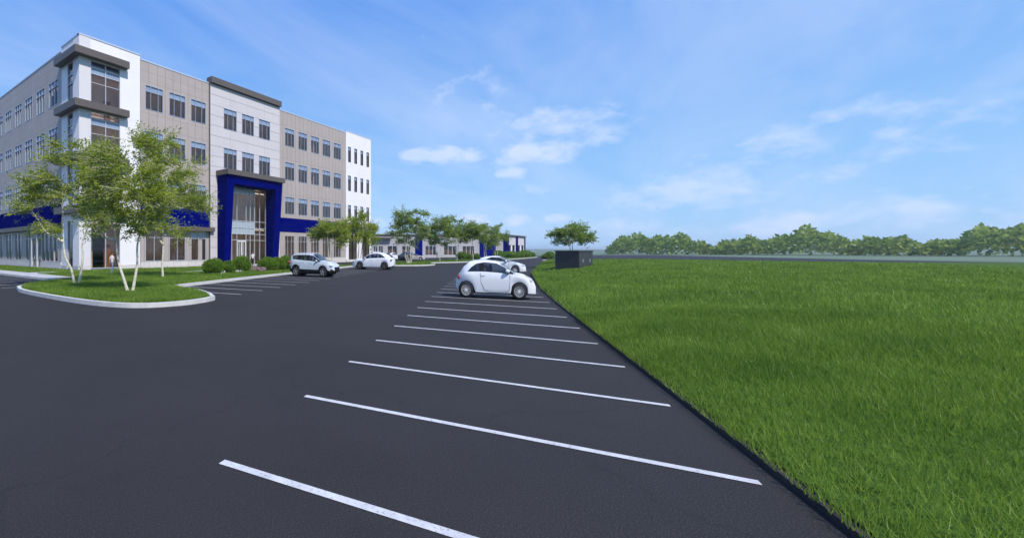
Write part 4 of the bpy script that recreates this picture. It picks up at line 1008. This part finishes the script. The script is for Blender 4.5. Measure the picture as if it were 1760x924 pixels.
CITY = dict(L=3.46, W=1.63, xr=.48, xf=2.76, wr=.315, round=(.8, .8), tumble=.85, sill=.25,
    top=[(0, .60), (.06, .80), (.16, .98), (.38, 1.26), (.60, 1.43), (.85, 1.485), (1.35, 1.50), (1.8, 1.46), (2.1, 1.33), (2.4, 1.14), (2.62, 1.01), (2.95, .955), (3.2, .85), (3.36, .72), (3.43, .60), (3.46, .5)],
    belt=[(0, .5), (.1, .85), (.4, 1.0), (1.2, 1.01), (2.6, .94), (3, .88), (3.3, .72), (3.46, .45)], low=[(0, .40), (.15, .30), (.5, .24), (3.2, .24), (3.46, .22)],
    gt=[(0, .95), (.54, 1.04), (.72, 1.22), (.95, 1.35), (1.3, 1.40), (1.85, 1.37), (2.15, 1.24), (2.7, .9)], pillars=[.54, 1.06, 1.26, 2.68], ws=[1.98, 2.6], rw=[.14, .6], seats=[1.72], spokes=16, spoke_w=.0075, rim=M['rim'],
    tail=(.13, .60, .80, .05, .085, .10), head=(3.22, .58, .72, .10, .11, .10), mirror=(2.27, 1.04), handles=[(1.22, .87)],
    seams=[[(1.12, 1.0), (1.14, .62), (1.3, .36), (1.6, .32), (2.36, .33), (2.38, .95)]], grille=(.3, .28, .36, .62))
SUV = dict(sq=.795, L=4.57, W=1.84, xr=.86, xf=3.58, wr=.355, round=(.7, .9), tumble=.8, sill=.34, clad=True,
    top=[(0, .75), (.05, 1.05), (.12, 1.25), (.30, 1.5), (.48, 1.60), (.9, 1.655), (2.0, 1.665), (2.6, 1.60), (3.0, 1.38), (3.45, 1.16), (3.9, 1.10), (4.25, 1.01), (4.45, .88), (4.57, .62)],
    belt=[(0, .7), (.12, 1.12), (.5, 1.22), (1.6, 1.14), (3.3, 1.03), (4, .95), (4.4, .75), (4.57, .55)], low=[(0, .42), (.2, .34), (.8, .30), (4.2, .30), (4.57, .36)],
    pillars=[.5, 1.2, 1.32, 2.12, 2.24, 3.3], ws=[2.55, 3.4], rw=[.14, .44], seats=[1.55, 2.35], spokes=5, spoke_w=.03, rim=M['rim_grey'],
    tail=(.10, .78, 1.02, .12, .12, .09), head=(4.28, .74, .80, .20, .12, .07), mirror=(3.0, 1.1), handles=[(1.55, .98), (2.42, .95)],
    seams=[[(2.18, 1.08), (2.2, .42)], [(3.15, 1.02), (3.12, .42)], [(1.3, 1.1), (1.34, .75), (1.2, .6)]], grille=(.5, .45, .7, .85), rails=(.7, 2.5, 1.665))
CUV = dict(sq=.88, L=4.7, W=1.92, xr=.90, xf=3.72, wr=.375, round=(.8, .9), tumble=.9, sill=.28,
    top=[(0, .72), (.05, .98), (.15, 1.18), (.45, 1.46), (.85, 1.62), (1.4, 1.68), (2.1, 1.68), (2.6, 1.59), (3.05, 1.34), (3.45, 1.17), (3.9, 1.12), (4.3, 1.03), (4.55, .88), (4.7, .62)],
    belt=[(0, .7), (.15, 1.08), (.7, 1.14), (2, 1.10), (3.4, 1.03), (4, .96), (4.5, .72), (4.7, .5)], low=[(0, .40), (.2, .32), (.8, .27), (4.3, .27), (4.7, .3)],
    gt=[(0, 1.0), (.72, 1.12), (.95, 1.3), (1.3, 1.52), (1.8, 1.60), (4.7, 1.66)], pillars=[.72, 1.35, 1.45, 2.2, 2.3, 3.42], ws=[2.5, 3.45], rw=[.18, .8], seats=[1.6, 2.4], spokes=5, spoke_w=.04, rim=M['rim_dark'],
    tail=(.12, .72, .98, .12, .2, .045), head=(4.42, .72, .80, .16, .13, .09), mirror=(3.05, 1.1), handles=[(1.6, .95), (2.45, .93)],
    seams=[[(2.25, 1.05), (2.27, .38)], [(3.2, 1.0), (3.15, .38)]], grille=(.55, .3, .62, .8))
HATCH = dict(L=4.45, W=1.79, xr=.80, xf=3.53, wr=.33, round=(.7, .9), tumble=.9, sill=.26,
    top=[(0, .68), (.05, .95), (.2, 1.12), (.5, 1.30), (.95, 1.41), (1.6, 1.45), (2.1, 1.42), (2.6, 1.25), (3.1, 1.01), (3.6, .92), (4.0, .83), (4.25, .72), (4.45, .5)],
    belt=[(0, .6), (.15, 1.0), (.8, 1.05), (2, 1.0), (3.1, .94), (3.8, .85), (4.2, .68), (4.45, .45)], low=[(0, .36), (.2, .28), (.8, .22), (4.1, .22), (4.45, .24)],
    gt=[(0, 1.0), (.8, 1.06), (1.0, 1.2), (1.4, 1.33), (4.7, 1.4)], pillars=[.8, 1.35, 1.45, 2.1, 2.2, 3.05], ws=[2.2, 3.1], rw=[.2, .8], seats=[1.5, 2.3], spokes=10, spoke_w=.016, rim=M['rim'],
    tail=(.1, .7, .9, .1, .14, .06), head=(4.12, .66, .70, .20, .13, .05), mirror=(2.75, 1.0), handles=[(1.5, .85), (2.35, .83)],
    seams=[[(2.15, .95), (2.17, .33)], [(3.0, .92), (2.95, .33)]], grille=(.5, .3, .55, .72))
SEDAN = dict(HATCH, L=4.6, rim=M['rim'],
    top=[(0, .8), (.05, 1.02), (.6, 1.12), (1.0, 1.32), (1.5, 1.44), (2.1, 1.43), (2.6, 1.26), (3.1, 1.02), (3.6, .95), (4.1, .86), (4.4, .74), (4.6, .5)], ws=[2.2, 3.1], rw=[.65, 1.4])
def along(p_rear, p_front): return math.atan2(p_front[1]-p_rear[1], p_front[0]-p_rear[0])
def place(spec, rear, front, near):      # ground points of the near side wheels (rear, front) -> centre and heading; near = +1 when the seen flank is the left one
    h = along(rear, front); u = Vector((math.cos(h), math.sin(h))); nl = Vector((-u.y, u.x)); SQ = spec.get('sq', .81); half = (spec['W']/2-.1)*SQ
    mid = (Vector(rear)+Vector(front))/2; c = mid - nl*near*half + u*(spec['L']/2-(spec['xr']+spec['xf'])/2)*SQ
    return (c.x, c.y), h
c_, h_ = place(CITY, (17.89, 6.40), (18.46, 4.65), -1); make_car('small_car', 'small white rounded city car parked nearest on the right with sixteen spoke wheels', None, CITY, M['paint'], c_, h_)
c_, h_ = place(SUV, (24.55, 21.0), (25.0, 18.75), -1); make_car('sport_utility_vehicle', 'silver white sport utility vehicle with black lower cladding parked by the entrance shrubs', None, SUV, M['silver'], c_, h_)
c_, h_ = place(CUV, (38.60, 21.75), (38.05, 23.95), 1); make_car('crossover_car', 'bright white coupe style crossover with bronze wheels parked nose to the kerb', None, CUV, M['paint'], c_, h_)
c_, h_ = place(HATCH, (37.92, 12.1), (38.32, 9.95), -1); make_car('hatchback', 'white low hatchback partly hidden behind the small city car', None, HATCH, M['paint'], c_, h_)
GF = 'cars parked before the low building'
make_car('parked_car', 'grey sport utility vehicle seen above the white crossover roof', GF, SUV, M['silver'], P2(84, 650), R(-20), False)
make_car('parked_car', 'small white car parked far off just right of the crossover', GF, HATCH, M['paint'], P2(90, 677), R(-22), False)
make_car('parked_car', 'dark blue sport utility vehicle far off behind the island tree stems', GF, CUV, M['navy'], P2(86, 698), R(60), False)
make_car('parked_car', 'pale champagne sedan far off right of the dark one', GF, SEDAN, M['beige'], P2(84.5, 713), R(-62), False)

# ---------------------------------------------------------------- utility box
ub = thing('utility_box', 'tall charcoal steel cabinet on the grass verge at the right', 'utility cabinet', (41.72, 6.55, .02), R(-8))
for k in range(4): MB().box(-1.6+k*.8+.012, -.8+k*.8-.012, -.82, -.78, .22, 1.78).build('door', M['boxm'], ub)
MB().box(-1.6, 1.6, -.78, .8, .12, 1.80).build('cabinet', M['boxm'], ub); MB().box(-1.68, 1.68, -.88, .88, 1.80, 1.86).build('lid', M['boxm'], ub); MB().box(-1.7, 1.7, -.9, .9, 0, .12).build('base', M['kerb'], ub)
for k in range(2):
    for x in (-.86, -.74): MB().box(x+k*1.6, x+k*1.6+.03, -.86, -.82, .95, 1.2).build('handle', M['alu_pale'], ub)

# ---------------------------------------------------------------- people
def person(label, loc, rz, hgt, top_m, leg_m, hair_m, stride=.28, lean=0, armf=.25, long_hair=False, sleeves=True, sq=SQ):
    root = thing('person', label, 'person', loc, rz)
    J = {}
    def j(n, x, y, z, r): J[n] = (Vector((x, y, z)), r)
    # faces +x
    j('pelvis', 0, 0, .93, .115); j('waist', 0, 0, 1.08, .105); j('chest', .01, 0, 1.28, .125); j('neckb', 0, 0, 1.43, .07); j('neck', .01, 0, 1.50, .045); j('head', .03, 0, 1.60, .082); j('crown', .02, 0, 1.70, .075)
    for s, st in ((1, stride), (-1, -stride)):
        t = 'l' if s > 0 else 'r'
        j('hip'+t, 0, s*.09, .88, .085); j('knee'+t, st*.62+.03, s*.09, .50, .055); j('ankle'+t, st-(.06 if st < 0 else 0), s*.09, .09, .036); j('toe'+t, st+.15, s*.10, .035, .032)
        a = -armf*s
        j('sh'+t, 0, s*.17, 1.40, .052); j('elbow'+t, a*.5-.02, s*.23, 1.13, .040); j('wrist'+t, a+.05, s*.23, .90, .026); j('palm'+t, a+.075, s*.23, .83, .024)
        for q, (dy, ln) in enumerate(((-.022, .065), (-.008, .075), (.008, .07), (.022, .055))): 
            j('f%d%sa' % (q, t), a+.09, s*.23+dy, .80, .0085); j('f%d%sb' % (q, t), a+.10, s*.23+dy, .80-ln, .0075)
        j('th%sa' % t, a+.10, s*.23-s*.02, .83, .010); j('th%sb' % t, a+.125, s*.23-s*.03, .79, .009)
    E_ = [('pelvis', 'waist'), ('waist', 'chest'), ('chest', 'neckb'), ('neckb', 'neck'), ('neck', 'head'), ('head', 'crown')]
    for t in 'lr':
        E_ += [('pelvis', 'hip'+t), ('hip'+t, 'knee'+t), ('knee'+t, 'ankle'+t), ('ankle'+t, 'toe'+t), ('chest', 'sh'+t), ('sh'+t, 'elbow'+t), ('elbow'+t, 'wrist'+t), ('wrist'+t, 'palm'+t), ('palm'+t, 'th%sa' % t), ('th%sa' % t, 'th%sb' % t)]
        for q in range(4): E_ += [('palm'+t, 'f%d%sa' % (q, t)), ('f%d%sa' % (q, t), 'f%d%sb' % (q, t))]
    ks = list(J); me = bpy.data.meshes.new('body'); me.from_pydata([J[k][0] for k in ks], [(ks.index(a), ks.index(b)) for a, b in E_], [])
    o = bpy.data.objects.new('body', me); C.objects.link(o)
    md = o.modifiers.new('s', 'SKIN'); sv = me.skin_vertices[0].data
    for i, k in enumerate(ks): sv[i].radius = (J[k][1], J[k][1]); sv[i].use_root = (k == 'pelvis')
    o.modifiers.new('u', 'SUBSURF').levels = 1
    dg = bpy.context.evaluated_depsgraph_get(); m2_ = bpy.data.meshes.new_from_object(o.evaluated_get(dg)); bpy.data.objects.remove(o)
    k = hgt/1.77
    mats = [M['skin'], top_m, leg_m, M['black']]
    m2_.materials.clear()
    for x in mats: m2_.materials.append(x)
    for p in m2_.polygons:
        c = p.center; i = 0
        if c.z < .07: i = 3
        elif c.z < .97 and abs(c.y) < .19: i = 2
        elif c.z < 1.46 and (abs(c.y) < .19 or c.z > (1.2 if sleeves else 1.05)): i = 1
        p.material_index = i; p.use_smooth = True
    for v in m2_.vertices: v.co = Vector((v.co.x*sq, v.co.y*sq, v.co.z))*k
    put('body', m2_, root)
    def el(nm, c, r, m): mb = MB().ell(c, r, 12, 8); mb.v = [(v[0]*sq*k, v[1]*sq*k, v[2]*k) for v in mb.v]; return mb.build(nm, m, root, smooth=True)
    el('hair', (-.005, 0, 1.70), (.105, .10, .085), hair_m)
    if long_hair: el('hair', (-.07, 0, 1.56), (.055, .095, .16), hair_m)
    el('nose', (.125, 0, 1.62), (.02, .014, .022), M['skin'])
    for s in (-1, 1): el('ear', (.02, s*.088, 1.63), (.018, .012, .028), M['skin']); el('eye', (.108, s*.032, 1.65), (.008, .012, .008), M['black'])
    el('mouth', (.112, 0, 1.575), (.008, .022, .006), M['red'])
    return root
x, y = P2(31.9, 192.5)
person('person in pale pink tee shirt and light jeans walking on the lawn', (x, y, .15), R(25), 1.66, M['pinkw'], M['jeans'], M['hair_r'], .20, armf=.08)
x, y = P2(48.4, 434.5)
person('person with long dark hair in white top and black trousers at the entrance', (x, y, .15), R(200), 1.66, M['whitecloth'], M['black'], M['hair_d'], .14, long_hair=True)
x, y = P2(103, 751)
person('distant person in maroon coat walking past the low building', (x, y, .03), R(-35), 1.7, M['redcloth'], M['black'], M['hair_d'], .32)

# ---------------------------------------------------------------- air
hz_ = MB().box(-5005, 5005, -5005, 5005, -1.5, 23.0)
hzm = bpy.data.materials.new('haze'); hzm.use_nodes = True; t = hzm.node_tree
for n in list(t.nodes):
    if n.type != 'OUTPUT_MATERIAL': t.nodes.remove(n)
pv = t.nodes.new('ShaderNodeVolumePrincipled'); pv.inputs['Color'].default_value = (.80, .88, 1.0, 1); pv.inputs['Density'].default_value = .00030; pv.inputs['Anisotropy'].default_value = .2
t.links.new(pv.outputs[0], t.nodes[0].inputs['Volume'])
o = hz_.build('haze', hzm); o['kind'] = 'stuff'; o['label'] = 'thin bluish haze over the ground'
sc.cycles.volume_bounces = 0
